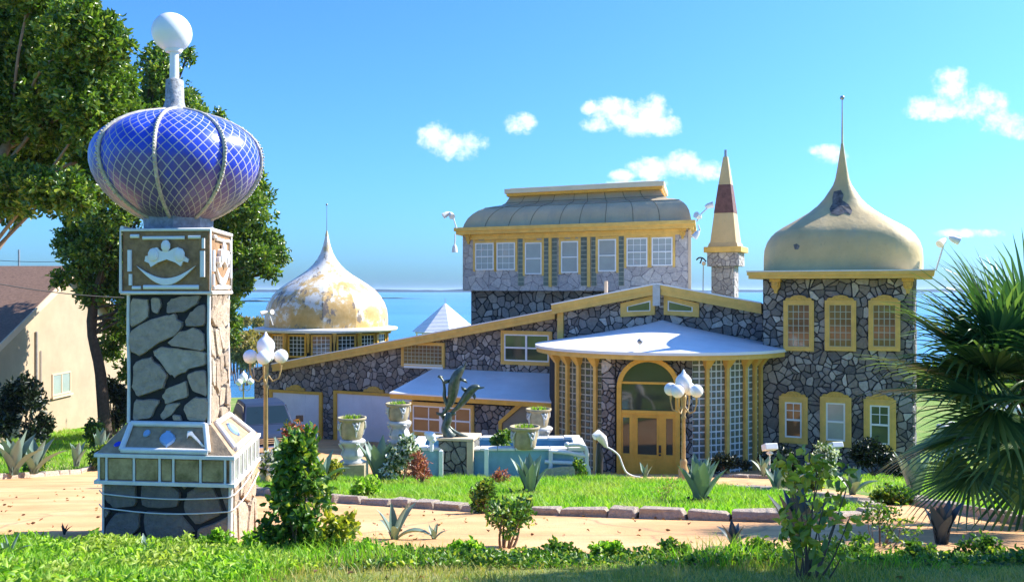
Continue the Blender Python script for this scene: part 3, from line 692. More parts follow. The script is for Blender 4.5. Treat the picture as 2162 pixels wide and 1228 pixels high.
colL=[phi_of(x) for x in (1178,1200,1223,1258)]; colR=[phi_of(x) for x in (1492,1534,1572,1592,1604)]
for side,cols,inner in (('L',colL,ps0),('R',colR,ps1)):
    edges=(cols+[inner]) if side=='L' else ([inner]+cols)
    blk,grt=(m_blockd,m_grout) if side=='L' else (m_blockl,m_groutb)  # bay's darker left and sunny right are put into these colours
    for u0,u1 in zip(edges,edges[1:]):
        if u1-u0<R(2): continue
        Mx,l=chordM(u0,u1,Rb-.03); nx=max(1,round(l/.2)); nz=20; w=l/nx; hgt_=(zt-.1-zb)/nz
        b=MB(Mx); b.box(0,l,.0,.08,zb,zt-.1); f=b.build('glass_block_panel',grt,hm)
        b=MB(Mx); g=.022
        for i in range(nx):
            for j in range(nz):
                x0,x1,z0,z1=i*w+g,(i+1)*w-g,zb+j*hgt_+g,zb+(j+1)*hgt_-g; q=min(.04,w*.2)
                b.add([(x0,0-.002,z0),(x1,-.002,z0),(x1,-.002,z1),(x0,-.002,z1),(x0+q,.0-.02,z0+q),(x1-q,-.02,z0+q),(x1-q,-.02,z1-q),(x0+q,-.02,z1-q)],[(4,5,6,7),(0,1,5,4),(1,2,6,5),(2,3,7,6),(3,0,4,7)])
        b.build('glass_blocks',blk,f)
    for ph in cols:
        x,y=bp(ph,Rb+.03); c,s_=math.cos(ph),math.sin(ph)
        Mx=BF@Matrix.Translation((x,y,0))@Matrix.Rotation(ph,4,'Z'); b=MB(Mx)
        b.box(-.055,.055,-.06,.08,zb,zt-.42); b.box(-.09,.09,-.09,.08,zb,zb+.2)
        b.add([(-.065,-.07,zt-.42),(.065,-.07,zt-.42),(.065,.08,zt-.42),(-.065,.08,zt-.42),(-.16,-.3,zt-.1),(.16,-.3,zt-.1),(.16,.08,zt-.1),(-.16,.08,zt-.1),(-.16,-.3,zt-.03),(.16,-.3,zt-.03),(.16,.08,zt-.03),(-.16,.08,zt-.03)],
              [(0,1,5,4),(1,2,6,5),(2,3,7,6),(3,0,4,7),(4,5,9,8),(5,6,10,9),(6,7,11,10),(7,4,8,11)])
        b.build('column',m_yel,hm)
# canopy roof : low fan shaped cone against the gable
Rc=4.48; zap=4.95; zed=4.10; b=MB(BF2); n=60; m=8; vs=[]
for i in range(m+1):
    t=i/m
    for j in range(n+1):
        ph=R(-90+180*j/n); r=Rc*t; x,y=bp(ph,r); vs.append((x,y-.03,zap-(zap-zed)*t**.82))
fs=[(i*(n+1)+j,(i+1)*(n+1)+j,(i+1)*(n+1)+j+1,i*(n+1)+j+1) for i in range(m) for j in range(n)]
b.add(vs,fs,0,True)
rim=[bp(R(-90+180*j/n),Rc) for j in range(n+1)]
b.add([(x,y-.03,zed) for x,y in rim]+[(x,y-.03,zed-.09) for x,y in rim],[(j,n+1+j,n+2+j,j+1) for j in range(n)],0,True)
canopy=b.build('canopy_roof',m_whiter,hm)
b=MB(BF2)
for j in range(n):
    u0,u1=R(-90+180*j/n),R(-90+180*(j+1)/n); b.hprism([bp(u0,Rc-.04),bp(u1,Rc-.04),bp(u1,Rc-.14),bp(u0,Rc-.14)],zed-.24,zed-.092)
    b.hprism([bp(u0,Rc-.14),bp(u1,Rc-.14),bp(u1,Rb-.4),bp(u0,Rb-.4)],zed-.14,zed-.12)
b.build('canopy_fascia',m_yel,canopy)
# entrance door set
xd,yd=bp(phiD,Rb+.03); DM=BF@Matrix.Translation((xd,yd,0))@Matrix.Rotation(phiD,4,'Z'); K=.01475
def ds(px): return (px-1368)*K
zdo=.22
def dz(py): return zdo+(1003-py)*K
b=MB(DM)
def archpts(r,cx,zc,z0,n=20): return [(cx-r,z0)]+[(cx-r*math.cos(math.pi*i/n),zc+r*math.sin(math.pi*i/n)) for i in range(n+1)]+[(cx+r,z0)]
zc=dz(818); ro=66*K; ri=56*K
n=24; 
for i in range(n):
    a,c=math.pi*i/n,math.pi*(i+1)/n
    b.prism([(-ro*math.cos(a),zc+ro*math.sin(a)),(-ri*math.cos(a),zc+ri*math.sin(a)),(-ri*math.cos(c),zc+ri*math.sin(c)),(-ro*math.cos(c),zc+ro*math.sin(c))],-.12,.05)
b.box(-ro,-ri,-.12,.05,-.2,zc); b.box(ri,ro,-.12,.05,-.2,zc)
b.box(-ri,ri,-.1,.05,dz(872),dz(864)); b.box(-ri,ri,-.07,.05,dz(809),dz(804))
frame=b.build('door_frame',m_yeld,hm,bevel=.008)
b=MB(DM); b.prism(archpts(ri,0,zc,dz(866))[::-1],0.0,.03); b.build('arched_pane',m_glass,frame)
b=MB(DM)
for x0,x1,g0,g1 in ((1312,1336,1315,1329),(1399,1424,1405,1419)):
    b.box(ds(x0),ds(g0),-.07,.0,0,dz(872)); b.box(ds(g1),ds(x1),-.07,.0,0,dz(872)); b.box(ds(g0),ds(g1),-.068,0,dz(880),dz(872)); b.box(ds(g0),ds(g1),-.068,0,0,dz(956))
    b.box(ds(g0)+.02,ds(g1)-.02,-.08,-.068,dz(996),dz(962))
side=b.build('side_light',m_yeld,frame)
b=MB(DM); b.box(ds(1336),ds(1346),-.06,0,zdo,dz(872)); b.box(ds(1386),ds(1399),-.06,0,zdo,dz(872)); b.box(ds(1346),ds(1386),-.058,0,dz(880),dz(872)); b.box(ds(1346),ds(1386),-.058,0,zdo,dz(957))
ring(b,ds(1343),ds(1389),dz(962),dz(876),.045,-.085,-.06); b.box(ds(1350),ds(1382),-.07,-.058,dz(997),dz(968))
door=b.build('entrance_door',m_yeld,hm,bevel=.006)
b=MB(DM); b.box(ds(1346),ds(1386),-.03,-.01,dz(957),dz(880)); b.build('pane',m_glass,door)
b=MB(DM); b.box(ds(1315),ds(1329),-.03,-.01,dz(956),dz(880)); b.box(ds(1405),ds(1419),-.03,-.01,dz(956),dz(880)); b.build('side_pane',m_glass,frame)
b=MB(DM); b.box(ds(1390),ds(1395),-.08,-.06,dz(952),dz(936)); b.sphere((ds(1392.5),-.11,dz(956)),.035); b.sphere((ds(1392.5),-.1,dz(944)),.022); b.build('door_handle',m_black,door)
b=MB(BF@Matrix.Rotation(phiD,4,'Z')); b.box(-1.5,1.5,-5.0,-3.9,-.3,.17); b.build('door_step',m_terrw,hm)
# small round lamp on the canopy edge
b=MB(); p=BF@Vector((*bp(R(9),Rc-.15),zed+.02)); b.tube([p,p+Vector((0,0,.22))],.012); b.sphere(p+Vector((0,0,.3)),.09,12)
sthing(b,'canopy_lamp',m_metal,p,'small round grey lamp standing on the white canopy edge above the door','lamp')
b=MB(); pp=PG.M@Vector((*([PG.uv(1268,622)[0],.6]),PG.uv(1268,622)[1]-.05)); b.tube([pp,pp+Vector((0,0,.55))],.07,10); b.lathe([(.2,0),(.08,.1)],pp,10); b.build('vent_pipe',m_cream,hm)
# --- square tower
tx0=PT.uv(1611,800)[0]; tx1=PT.uv(1927,800)[0]; tz=PT.uv(1770,588)[1]; D=3.6
b=MB(PT.M); b.box(tx0,tx1,0,D,-1.0,tz,0)
flag(b,[(tx0,-.6),(tx1,-.6),(tx1,tz),(tx0,tz)],.25,.04,.024,0,1,51)
b.M=PT.M@Matrix.Translation((tx1,0,0))@Matrix.Rotation(R(90),4,'Z'); flag(b,[(0,-.6),(D,-.6),(D,tz),(0,tz)],.33,.05,.05,0,1,52)
b.build('tower_wall',[m_mortar,m_stone],hm)
b=MB(PT.M); b.box(tx0-.38,tx1+.55,-.5,D+.4,tz,tz+.15); b.box(tx0-.42,tx1+.6,-.55,D+.45,tz+.11,tz+.22); f=b.build('tower_eave',m_yel,hm,bevel=.01)
b=MB(PT.M); b.box(tx0-.44,tx1+.62,-.57,D+.47,tz+.221,tz+.26); b.build('tower_flashing',m_wht2,f)
def bracket(pl,px,z,parent,s=1,y=0):
    a=pl.uv(px,600)[0]; b=MB(pl.M)
    b.box(a-.17*s,a+.17*s,y-.30*s,y,z-.10*s,z-.001)
    b.prism([(a-.14*s,z-.10*s),(a-.13*s,z-.26*s),(a-.06*s,z-.36*s),(a-.05*s,z-.46*s),(a+.05*s,z-.46*s),(a+.06*s,z-.36*s),(a+.13*s,z-.26*s),(a+.14*s,z-.10*s)][::-1],y-.16*s,y)
    b.prism([(a-.1*s,z-.10*s),(a-.08*s,z-.26*s),(a+.08*s,z-.26*s),(a+.1*s,z-.10*s)][::-1],y-.25*s,y-.16*s)
    b.build('bracket',m_gold,parent,bevel=.01)
bracket(PT,1639,tz,hm); bracket(PT,1917,tz,hm)
for x0,x1,g in ((1655,1719,None),(1742,1808,None),(1834,1901,None)): window(PT,x0,x1,634,740,.14,'block',m_glassb,crestw=.86,grid=(4,6))
for x0,x1,y0,y1,g in ((1646,1706,836,934,m_glassb),(1732,1798,837,941,m_glassc),(1824,1892,842,949,m_glassd)):
    window(PT,x0,x1,y0,y1,.18,'sash',g,crestw=.86,grid=(2,2,True) if g is not m_glassc else None)
# tower dome
prof=[(569,163),(540,163),(524,161.5),(508,156),(496,148),(486,138),(476,123),(466,105),(456,88),(444,70),(430,52),(415,38),(400,28),(388,20),(375,15),(355,11),(330,7),(310,4),(300,3),(299,2),(205,1.1)]
tcx=(tx0+tx1)/2+.05; Mt=PT.M@Matrix.Translation((tcx,D/2,0)); cen=Mt@Vector((0,0,0)); kk=cen.y/F
def zt_(py,k=kk): return CZ-(py-PY)*k
zbase=tz+.262; zoff=zbase-zt_(569)
b=MB(Mt); vs=[]; n=48
for y,hw in prof:
    r=hw*kk*.955
    for j in range(n):
        q=2*math.pi*j/n; e=2/3.6 if y>450 else 2/2.5
        c,s_=math.cos(q),math.sin(q); vs.append((r*math.copysign(abs(c)**e,c),min(1,D/2/(163*kk)*1.08)*r*math.copysign(abs(s_)**e,s_),zt_(y)+zoff))
b.add(vs,[(i*n+j,i*n+(j+1)%n,(i+1)*n+(j+1)%n,(i+1)*n+j) for i in range(len(prof)-1) for j in range(n)],0,True)
dome=b.build('tower_dome',m_dome,hm)
b=MB(Mt); b.sphere((0,0,zt_(203)+zoff),.075,12); b.tube([(0,0,zt_(300)+zoff),(0,0,zt_(205)+zoff)],.018); b.build('finial',m_metal,dome)
# torn patch and small hole on the dome: thin sheet following the surface
def domepatch(pts,mat,name):
    b=MB(); out=[]
    I=Mt.inverted()
    def hit(px,py):
        z=zt_(py)+zoff; 
        r=None
        for (y0,h0),(y1,h1) in zip(prof,prof[1:]):
            if y1<=py<=y0: r=(h0+(h1-h0)*(y0-py)/(y0-y1))*kk*.955
        # front surface of superellipse at that height
        e=3.6 if py>450 else 2.5; sy=min(1,D/2/(163*kk)*1.08)
        x=(px-1778)*kk/math.cos(R(5)); x=max(-r*.98,min(r*.98,x)); y=-(max(0,1-(abs(x)/r)**e)**(1/e))*r*sy
        return Mt@Vector((x,y-.012,z))
    c=hit(sum(p[0] for p in pts)/len(pts),sum(p[1] for p in pts)/len(pts)); P=[hit(*p) for p in pts]
    b.add([c]+P,[(0,1+i,1+(i+1)%len(P)) for i in range(len(P))]); b.build(name,mat,dome)
domepatch([(1763,402),(1777,399),(1783,410),(1781,422),(1794,432),(1802,446),(1800,455),(1788,450),(1776,456),(1762,452),(1757,440),(1762,428),(1761,415)],m_patch,'torn_patch')
domepatch([(1694,516),(1701,514),(1707,519),(1704,526),(1697,526)],m_patch,'small_hole')
m_seam=M('dark_roof_seam',(.20,.16,.10),.8,.3,5)
# --- upper storey
uz0=PU.uv(1215,614)[1]; uz1=PU.uv(1215,487)[1]; ux0=PU.uv(977,560)[0]; ux1=PU.uv(1453,560)[0]; UD=6.0
b=MB(PU.M); b.box(ux0,ux1,0,UD,uz0,uz1,0); flag(b,[(ux0,uz0),(ux1,uz0),(ux1,uz1),(ux0,uz1)],.42,.02,.02,0,1,61)
b.build('upper_wall',[m_mortU,m_stoneU],hm)
b=MB(PU.M); l0=PU.uv(995,640,.7)[0]; b.box(l0,ux1-.3,.7,UD-.5,2.0,uz0-.001,0); b.M=PU.M@Matrix.Translation((0,.7,0)); flag(b,[(l0,4.0),(ux1-.3,4.0),(ux1-.3,uz0),(l0,uz0)],.36,.05,.05,0,1,62)
b.build('under_wall',[m_mortar,m_stone],hm)
b=MB(PU.M); b.box(ux1-.0,ux1+.12,-.06,.2,uz0,uz1-.1); b.box(ux1+.001,ux1+.03,.2,UD,uz0,uz1); b.build('sunlit_side_trim',m_cream,hm)  # cream over the whole end face puts its sunlight into the colour
b=MB(PU.M); b.box(ux0-.22,ux1+.22,-.45,UD+.3,uz1-.05,uz1+.14); b.box(ux0-.3,ux1+.3,-.55,UD+.4,uz1+.1,uz1+.26); b.box(ux0+.2,ux1-.3,-.12,-.001,uz1-.28,uz1-.051)
ue=b.build('upper_eave',m_yel,hm,bevel=.012)
# loft roof
def loft(b,rings,mi=0):
    for k in range(4):
        vs=[]
        for (x0,x1,y0,y1,z) in rings:
            c=[(x0,y0),(x1,y0),(x1,y1),(x0,y1)]; vs+=[(*c[k],z),(*c[(k+1)%4],z)]
        b.add(vs,[(2*i,2*i+1,2*i+3,2*i+2) for i in range(len(rings)-1)],mi,True)
zu=lambda py: PU.uv(1215,py)[1]+.0
base=uz1+.262
lv=[(478,978,1460,0),(468,981,1458,.05),(456,987,1455,.12),(446,996,1450,.22),(438,1006,1443,.36),(431,1020,1434,.52),(427,1036,1422,.75),(424,1050,1408,1.0),(418,1058,1400,1.15),(410,1062,1394,1.25),(402,1066,1390,1.3)]
rings=[]
for py,xa,xb,inn in lv:
    rings.append((PU.uv(xa,py+8)[0],PU.uv(xb,py-8)[0],-.1+inn*.9,UD-inn*.9,zu(py)))
d0=base-rings[0][4]; rings=[(a,c,y0,y1,z+d0*(1-(i/(len(rings)-1)))) for i,(a,c,y0,y1,z) in enumerate(rings)]
b=MB(PU.M); loft(b,rings)
for k in range(1,9):
    f=k/9+random.uniform(-.02,.02)
    b.tube([(r_[0]+(r_[1]-r_[0])*f,r_[2]-.003,r_[4]) for r_ in rings],.014,5,1)
for i_ in (5,8): r_=rings[i_]; b.tube([(r_[0],r_[2]-.004,r_[4]),(r_[1],r_[2]-.004,r_[4])],.014,5,1)
rf=b.build('mansard_roof',[m_roofU,m_seam],hm)
x0,x1,y0,y1,z=rings[-1]; b=MB(PU.M); b.box(x0-.12,x1+.12,y0-.25,y1+.2,z-.02,z+.1); b.build('ridge_fascia',m_yeld,rf)
b=MB(PU.M); b.box(x0-.2,x1+.2,y0-.35,y1+.3,z+.101,z+.3); b.box(x0,x1,y0,y1,z+.3,z+.36); b.build('ridge_cap',M('cream_cap',(.74,.64,.46),.6,.06,2),rf)
# upper windows, glass block strips and mustard posts
def zrow(px): # eave line slopes in the photo, so take z at each px
    return None
for x0,x1,y0,y1,g in ((1004,1043,513,570,(3,4,False)),(1049,1088,512,570,(3,4,False)),(1109,1144,512,579,None),(1185,1221,509,576,None),(1263,1301,505,573,None),(1323,1367,502,562,(3,4,False)),(1376,1420,501,561,(3,4,False))):
    a0,a1,z0,z1=PU.rect(x0,x1,y0,y1)
    b=MB(PU.M); b.box(a0-.11,a0-.001,-.06,0,z0-.06,uz1-.28); b.box(a1+.001,a1+.11,-.06,0,z0-.06,uz1-.28); b.box(a0-.001,a1+.001,-.058,0,z1+.001,z1+.1); b.box(a0-.001,a1+.001,-.02,0,z1+.1,uz1-.28)
    f=b.build('window',m_yel,hm)
    s=MB(PU.M); ring(s,a0,a1,z0,z1,.055,-.075,-.03); s.box(a0+.055,a1-.055,-.08,-.03,(z0+z1)/2-.03,(z0+z1)/2+.02)
    if g:
        for i in range(1,3): x=a0+(a1-a0)*i/3; s.box(x-.01,x+.01,-.045,-.031,z0+.05,z1-.05)
        for i in (1,3): z=z0+(z1-z0)*i/4; s.box(a0+.05,a1-.05,-.044,-.032,z-.01,z+.01)
    s.build('sash',m_white,f); s=MB(PU.M); s.box(a0+.05,a1-.05,-.035,-.005,z0+.05,z1-.05); s.build('pane',m_glassc,f)
for x0,x1,yb in ((1094,1107,603),(1147,1159,606),(1165,1177,606),(1226,1240,604),(1248,1260,604),(1306,1318,600)):
    a0,a1,z0,z1=PU.rect(x0,x1,497,yb); z1=uz1-.28; z0=uz1-2.35
    b=MB(PU.M); b.box(a0,a1,-.04,0,z0,z1); f=b.build('glass_block_strip',m_grout,hm)
    b=MB(PU.M); nz=11; h=(z1-z0)/nz
    for j in range(nz): b.box(a0+.02,a1-.02,-.055,-.0405,z0+j*h+.015,z0+(j+1)*h-.015)
    b.build('glass_blocks',m_blockl,f)
for x in (1162,1243.5):
    a0,_,_,_=PU.rect(x,x+4,500,600); b=MB(PU.M); b.box(a0-.07,a0+.07,-.1,0,uz1-2.4,uz1-.28); b.build('post',m_yel,hm)
bracket(PU,990,uz1-.05,hm,.9); bracket(PU,1441,uz1-.05,hm,.9)
# ---------------- domed rotunda behind the garage
rc=at(690,692,47); rk=47/F
rot=thing('domed_rotunda','round pavilion with a peeling gold and white ogee dome behind the garage roof','pavilion',(rc.x,rc.y,-1.2),0)
Mr=Matrix.Translation((rc.x,rc.y,0)); ze=CZ-(697-PY)*rk
b=MB(Mr); b.lathe([(3.05,-1.2),(3.05,ze)],(0,0,0),32,0,False); b.build('wall',m_mortar,rot)
b=MB(Mr)
for k in range(24):
    q=2*math.pi*k/24; MM=Mr@Matrix.Rotation(q,4,'Z')@Matrix.Translation((0,-3.04,0)); b.M=MM
    if k%2==0 or True: flag(b,[(-.40,-1.0),(.40,-1.0),(.40,ze-1.25),(-.40,ze-1.25)],.3,.05,.05,0,0,70+k)
b.build('stone_cladding',m_stone,rot)
for k in range(16):
    q=2*math.pi*(k+.3)/16; MM=Mr@Matrix.Rotation(q,4,'Z')@Matrix.Translation((0,-3.06,0)); b=MB(MM)
    ring(b,-.5,.5,ze-1.2,ze-.08,.09,-.07,0); 
    w_=b.build('window',m_yeld,rot); b=MB(MM); b.box(-.41,.41,-.03,-.002,ze-1.11,ze-.17); b.build('pane',m_glass,w_)
    b=MB(MM)
    for i in range(1,4): b.box(-.41+.205*i-.014,-.41+.205*i+.014,-.05,-.031,ze-1.11,ze-.17)
    for i in range(1,5): b.box(-.41,.41,-.049,-.032,ze-1.11+.19*i-.012,ze-1.11+.19*i+.012)
    b.build('lattice',m_white,w_)
    MM=Mr@Matrix.Rotation(q+math.pi/16,4,'Z')@Matrix.Translation((0,-3.08,0)); b=MB(MM)
    b.box(-.09,.09,-.3,0,ze-.14,ze-.01); b.prism([(-.08,ze-.14),(-.07,ze-.4),(-.035,ze-.55),(-.03,ze-.95),(.03,ze-.95),(.035,ze-.55),(.07,ze-.4),(.08,ze-.14)][::-1],-.16,0); b.build('bracket',m_gold,rot)
b=MB(Mr); b.lathe([(3.0,ze-.02),(3.62,ze),(3.68,ze+.1),(3.66,ze+.16),(3.2,ze+.22)],(0,0,0),48); b.build('eave',m_wht2,rot)
dp=[(690,128),(672,128),(655,126),(640,121),(625,112),(612,100),(600,84),(590,68),(580,52),(570,39),(560,29),(548,20),(535,13),(520,8),(505,4.5),(492,2.2),(488,1.2)]
def domemat():
    m,t,b=newmat('peeling_gold_dome'); n=noise(t,1.3,9,.72); tcn=t.nodes.new('ShaderNodeTexCoord'); mp=t.nodes.new('ShaderNodeMapping'); mp.inputs['Scale'].default_value=(1.5,1.5,.75); t.links.new(tcn.outputs['Object'],mp.inputs[0]); n2=noise(t,.95,10,.75,mp.outputs[0]); n4=noise(t,5,6,.7)
    sp=t.nodes.new('ShaderNodeSeparateXYZ'); t.links.new(tcn.outputs['Object'],sp.inputs[0])
    g=math_n(t,'ADD',math_n(t,'MULTIPLY',n,1.0),math_n(t,'MULTIPLY_ADD',sp.outputs[2],.055,-.36))
    c=ramp(t,g,[(.30,(.56,.34,.10)),(.47,(.66,.44,.17)),(.53,(.70,.55,.32)),(.56,(.82,.80,.75)),(.66,(.80,.77,.70)),(.72,(.66,.50,.26))])
    c=mixc(t,.5,c,ramp(t,n4,[(.3,(.8,.8,.8)),(.6,(1.1,1.1,1.1))]),'MULTIPLY')
    f=ramp(t,n2,[(.565,(0,0,0)),(.58,(1,1,1))]); f2=ramp(t,g,[(.30,(0,0,0)),(.42,(1,1,1)),(.62,(1,1,1)),(.70,(0,0,0))]); f=mixc(t,1.0,f,f2,'MULTIPLY'); c=mixc(t,f,c,mixc(t,n4,(.08,.05,.03),(.42,.36,.30)))
    t.links.new(c,b.inputs['Base Color']); b.inputs['Roughness'].default_value=.4; b.inputs['Metallic'].default_value=.0; bump(t,b,n2,.4,.04); return m
b=MB(Mr); ng=12; zoff2=ze+.2-(CZ-(690-PY)*rk)
for g in range(ng):
    q0=2*math.pi*(g+.28)/ng; vs=[]; ns=4
    for y,hw in dp:
        for j in range(ns+1):
            q=q0+2*math.pi/ng*j/ns; u=abs(j/ns-.5)*2; r=hw*rk*(1+.02*(1-u*u)*(hw/128)); r*=1/math.cos((j/ns-.5)*2*math.pi/ng)*math.cos(math.pi/ng) if hw>60 else 1
            vs.append((r*math.cos(q),r*math.sin(q),CZ-(y-PY)*rk+zoff2))
    b.add(vs,[(i*(ns+1)+j,i*(ns+1)+j+1,(i+1)*(ns+1)+j+1,(i+1)*(ns+1)+j) for i in range(len(dp)-1) for j in range(ns)],0,True)
dm=b.build('dome',domemat(),rot)
b=MB(Mr); z0=CZ-(488-PY)*rk+zoff2; b.tube([(0,0,z0-.05),(0,0,CZ-(434-PY)*rk)],[.02,.012]); b.sphere((0,0,CZ-(432-PY)*rk),.06,10); b.build('finial',m_metal,dm)
# ---------------- minaret tower
PM=HPl(38.5); mn=at(1530,620,39.5)
mt=thing('minaret_tower','slim stone tower topped by a tall tan obelisk with a rust brown band','tower',(mn.x,mn.y,0),-TH)
x0,x1,_,_=PM.rect(1502,1549,560,620); za=PM.uv(1525,562)[1]; zb_=PM.uv(1525,533)[1]
b=MB(PM.M); w=x1-x0; b.box(x0,x1,0,w,0,za); flag(b,[(x0,2.5),(x1,2.5),(x1,za),(x0,za)],.28,.03,.03,0,1,81); b.M=PM.M@Matrix.Translation((x1,0,0))@Matrix.Rotation(R(90),4,'Z'); flag(b,[(0,2.5),(w,2.5),(w,za),(0,za)],.28,.03,.03,0,1,82); b.build('shaft',[m_mortU,m_stoneU],mt)
b=MB(PM.M); x2,x3,_,_=PM.rect(1495,1560,533,562); w2=x3-x2; dd=(w2-w)/2; b.box(x2,x3,-dd,w+dd,za,zb_); b.M=PM.M@Matrix.Translation((0,-dd,0)); flag(b,[(x2,za),(x3,za),(x3,zb_),(x2,zb_)],.22,.03,.03,0,1,83); b.M=PM.M@Matrix.Translation((x3,-dd,0))@Matrix.Rotation(R(90),4,'Z'); flag(b,[(0,za),(w2,za),(w2,zb_),(0,zb_)],.25,.03,.03,0,1,84); b.build('corbel',[m_mortU,m_stoneU],mt)
b=MB(PM.M); x4,x5,_,_=PM.rect(1489,1568,521,533); zc_=PM.uv(1525,521)[1]; d4=(x5-x4-w)/2; b.box(x4,x5,-d4,w+d4,zb_+.001,zc_); b.build('ledge',m_yel,mt,bevel=.02)
cxx=(x2+x3)/2; cyy=w/2; zz=lambda py: PM.uv(1530,py)[1]
def frus(b,y0,h0,y1,h1): 
    k=PM.uv(1540,500)[0]-PM.uv(1539,500)[0]
    b.add([(cxx+sx*h*k,cyy+sy*h*k,zz(y)) for y,h in ((y0,h0),(y1,h1)) for sx,sy in ((-1,-1),(1,-1),(1,1),(-1,1))],[(0,1,5,4),(1,2,6,5),(2,3,7,6),(3,0,4,7),(4,5,6,7),(3,2,1,0)])
b=MB(PM.M); frus(b,521,32,512,29); frus(b,511.9,27.5,449,20.5); ob=b.build('obelisk',m_dome,mt)
b=MB(PM.M); frus(b,449,21,388,13.2); b.build('rust_band',m_rust,ob)
b=MB(PM.M); frus(b,388,13,328,4.5); b.build('obelisk_tip',m_dome,ob)
b=MB(PM.M); frus(b,328,2.6,313,2.4); b.build('tip_pipe',m_metal,ob)
# ---------------- gazebo with white slatted roof
gc=at(940,690,62); gk=62/F
gzb=thing('white_gazebo','small gazebo with a white slatted pyramid roof beyond the wing roof','gazebo',(gc.x,gc.y,gz(gc.x,gc.y)),R(20))
Mg=Matrix.Translation((gc.x,gc.y,0))@Matrix.Rotation(R(12),4,'Z'); b=MB(Mg); ns=22; zt0=CZ-(640-PY)*gk; zt1=CZ-(699-PY)*gk; Rg=70*gk
for s_ in range(ns):
    t0,t1=s_/ns,(s_+.86)/ns; z0,z1=zt0+(zt1-zt0)*t0,zt0+(zt1-zt0)*t1; r0,r1=Rg*t0,Rg*t1
    b.lathe([(max(r1+.03,.01),z1-.02),(max(r1+.03,.01),z1+.01),(max(r0,.005),z0)],(0,0,0),8,0,False)
b.lathe([(Rg*.93,zt1-.1),(.01,zt0-.1)],(0,0,0),8,0,False)
b.build('slatted_roof',m_white,gzb); b=MB(Mg); b.tube([(0,0,zt0-.02),(0,0,zt0+.35)],.02); b.build('finial',m_metal,gzb)
for k in range(8):
    q=math.pi/4*k; b=MB(Mg); b.box(Rg*.86*math.cos(q)-.06,Rg*.86*math.cos(q)+.06,Rg*.86*math.sin(q)-.06,Rg*.86*math.sin(q)+.06,gz(gc.x,gc.y)-.3,zt1+.02); b.build('post',m_white,gzb)
# ---------------- the big blue onion pillar in the foreground
nc=Vector((-2.36,7.6,0)); yw=R(7)
PPb=Plane(nc,yw,-R(13)); 
pil=thing('ornamental_pillar','tall stone gate pillar with a blue glass onion dome, relief panels and a glass block band','pillar',(-3.0,8.2,gz(-3.0,8.2)),-yw)
C0=PPb.M@Vector((-.6,.6,0))
def tier(x0,x1,y0,y1,half,):
    """front plane of a tier whose half depth is given; returns plane and a0,a1,z0,z1"""
    O=C0-PPb.iy*half; pl=Plane(O,yw,-R(13)); a0,a1,z0,z1=pl.rect(x0,x1,y0,y1); return pl,a0,a1,z0,z1
def rightM(pl,a1,w): # matrix of the right hand face
    o=pl.M@Vector((a1,0,0)); e=pl.iy; n=-pl.e
    return Matrix(((e.x,n.x,0,o.x),(e.y,n.y,0,o.y),(0,0,1,0),(0,0,0,1)))
# base block
pl,a0,a1,z0,z1=tier(220,487,1018,1160,.56); w=1.12; z0-=.3
b=MB(pl.M); b.box(a0,a1,0,w,z0,z1); flag(b,[(a0,z0),(a1,z0),(a1,z1),(a0,z1)],.34,.05,.035,0,1,91)
b.M=rightM(pl,a1,w); flag(b,[(0,z0),(w,z0),(w,z1),(0,z1)],.32,.04,.03,0,2,92)
b.build('stone_base',[m_mortar,m_stoneB,m_stoneL],pil)
b=MB(pl.M); b.tube([(a1+.01,-.02,z0),(a1,-.03,z0+.5),(a1+.005,-.02,z1)],.022); b.tube([(a0-.01,-.01,z0),(a0,-.02,z1)],.012); b.build('edge_trim',m_wht2,pil)
# sagging cables round the base
b=MB(pl.M)
for zc_,sg in ((z1-.10,.03),(z1-.22,.035)):
    for s0,s1 in ((0,1),):
        b.tube([(a0-.03,-.045,zc_+.03)]+[(a0+(a1-a0)*i/8,-.05,zc_-sg*math.sin(math.pi*i/8)) for i in range(9)]+[(a1+.04,-.03,zc_+.02)]+[(a1+.045,w*i/4,zc_+.02-sg*math.sin(math.pi*i/4)+.02*i) for i in range(1,5)],.006,6)
sthing(b,'cable',m_wht2,pl.M@Vector((a0,0,z1)),'pair of thin grey cables sagging around the stone base of the blue domed pillar','cable')
# glass block band
pl,a0,a1,z0,z1=tier(208,490,966,1016,.60); w=1.2
b=MB(pl.M); b.box(a0,a1,0,w,z0,z1,0); band=b.build('glass_block_band',m_brown,pil)
b=MB(pl.M); b.box(a0-.03,a1+.03,-.035,w+.03,z1,z1+.03); b.box(a0-.03,a1+.03,-.035,w+.03,z0-.03,z0)
cuts=[208,226,284,338,367,424,476,490]; ca=[pl.uv(x,990)[0] for x in cuts]
for c in ca[1:-1]+[ca[0]+.008,ca[-1]-.008]: b.box(c-.01,c+.01,-.02,0,z0,z1)
b.M=rightM(pl,a1,w); 
for i in range(7): x=w*i/6; x=min(max(x,.01),w-.01); b.box(x-.01,x+.01,-.02,0,z0,z1)
b.build('band_trim',m_wht2,band)
b=MB(pl.M)
for c,d in zip(ca,ca[1:]):
    if d-c<.06: continue
    b.box(c+.018,d-.018,-.012,-.001,z0+.012,z1-.012)
f=b.build('glass_blocks',M('brown_glass',(.34,.24,.14),.12,.6,7,.3,fine=20),band)
b=MB(rightM(pl,a1,w))
for i in range(6): b.box(w*i/6+.018,w*(i+1)/6-.018,-.012,-.001,z0+.012,z1-.012)
b.build('side_glass_blocks',M('pale_glass',(.36,.38,.33),.12,.4,7,.3,fine=20),band)
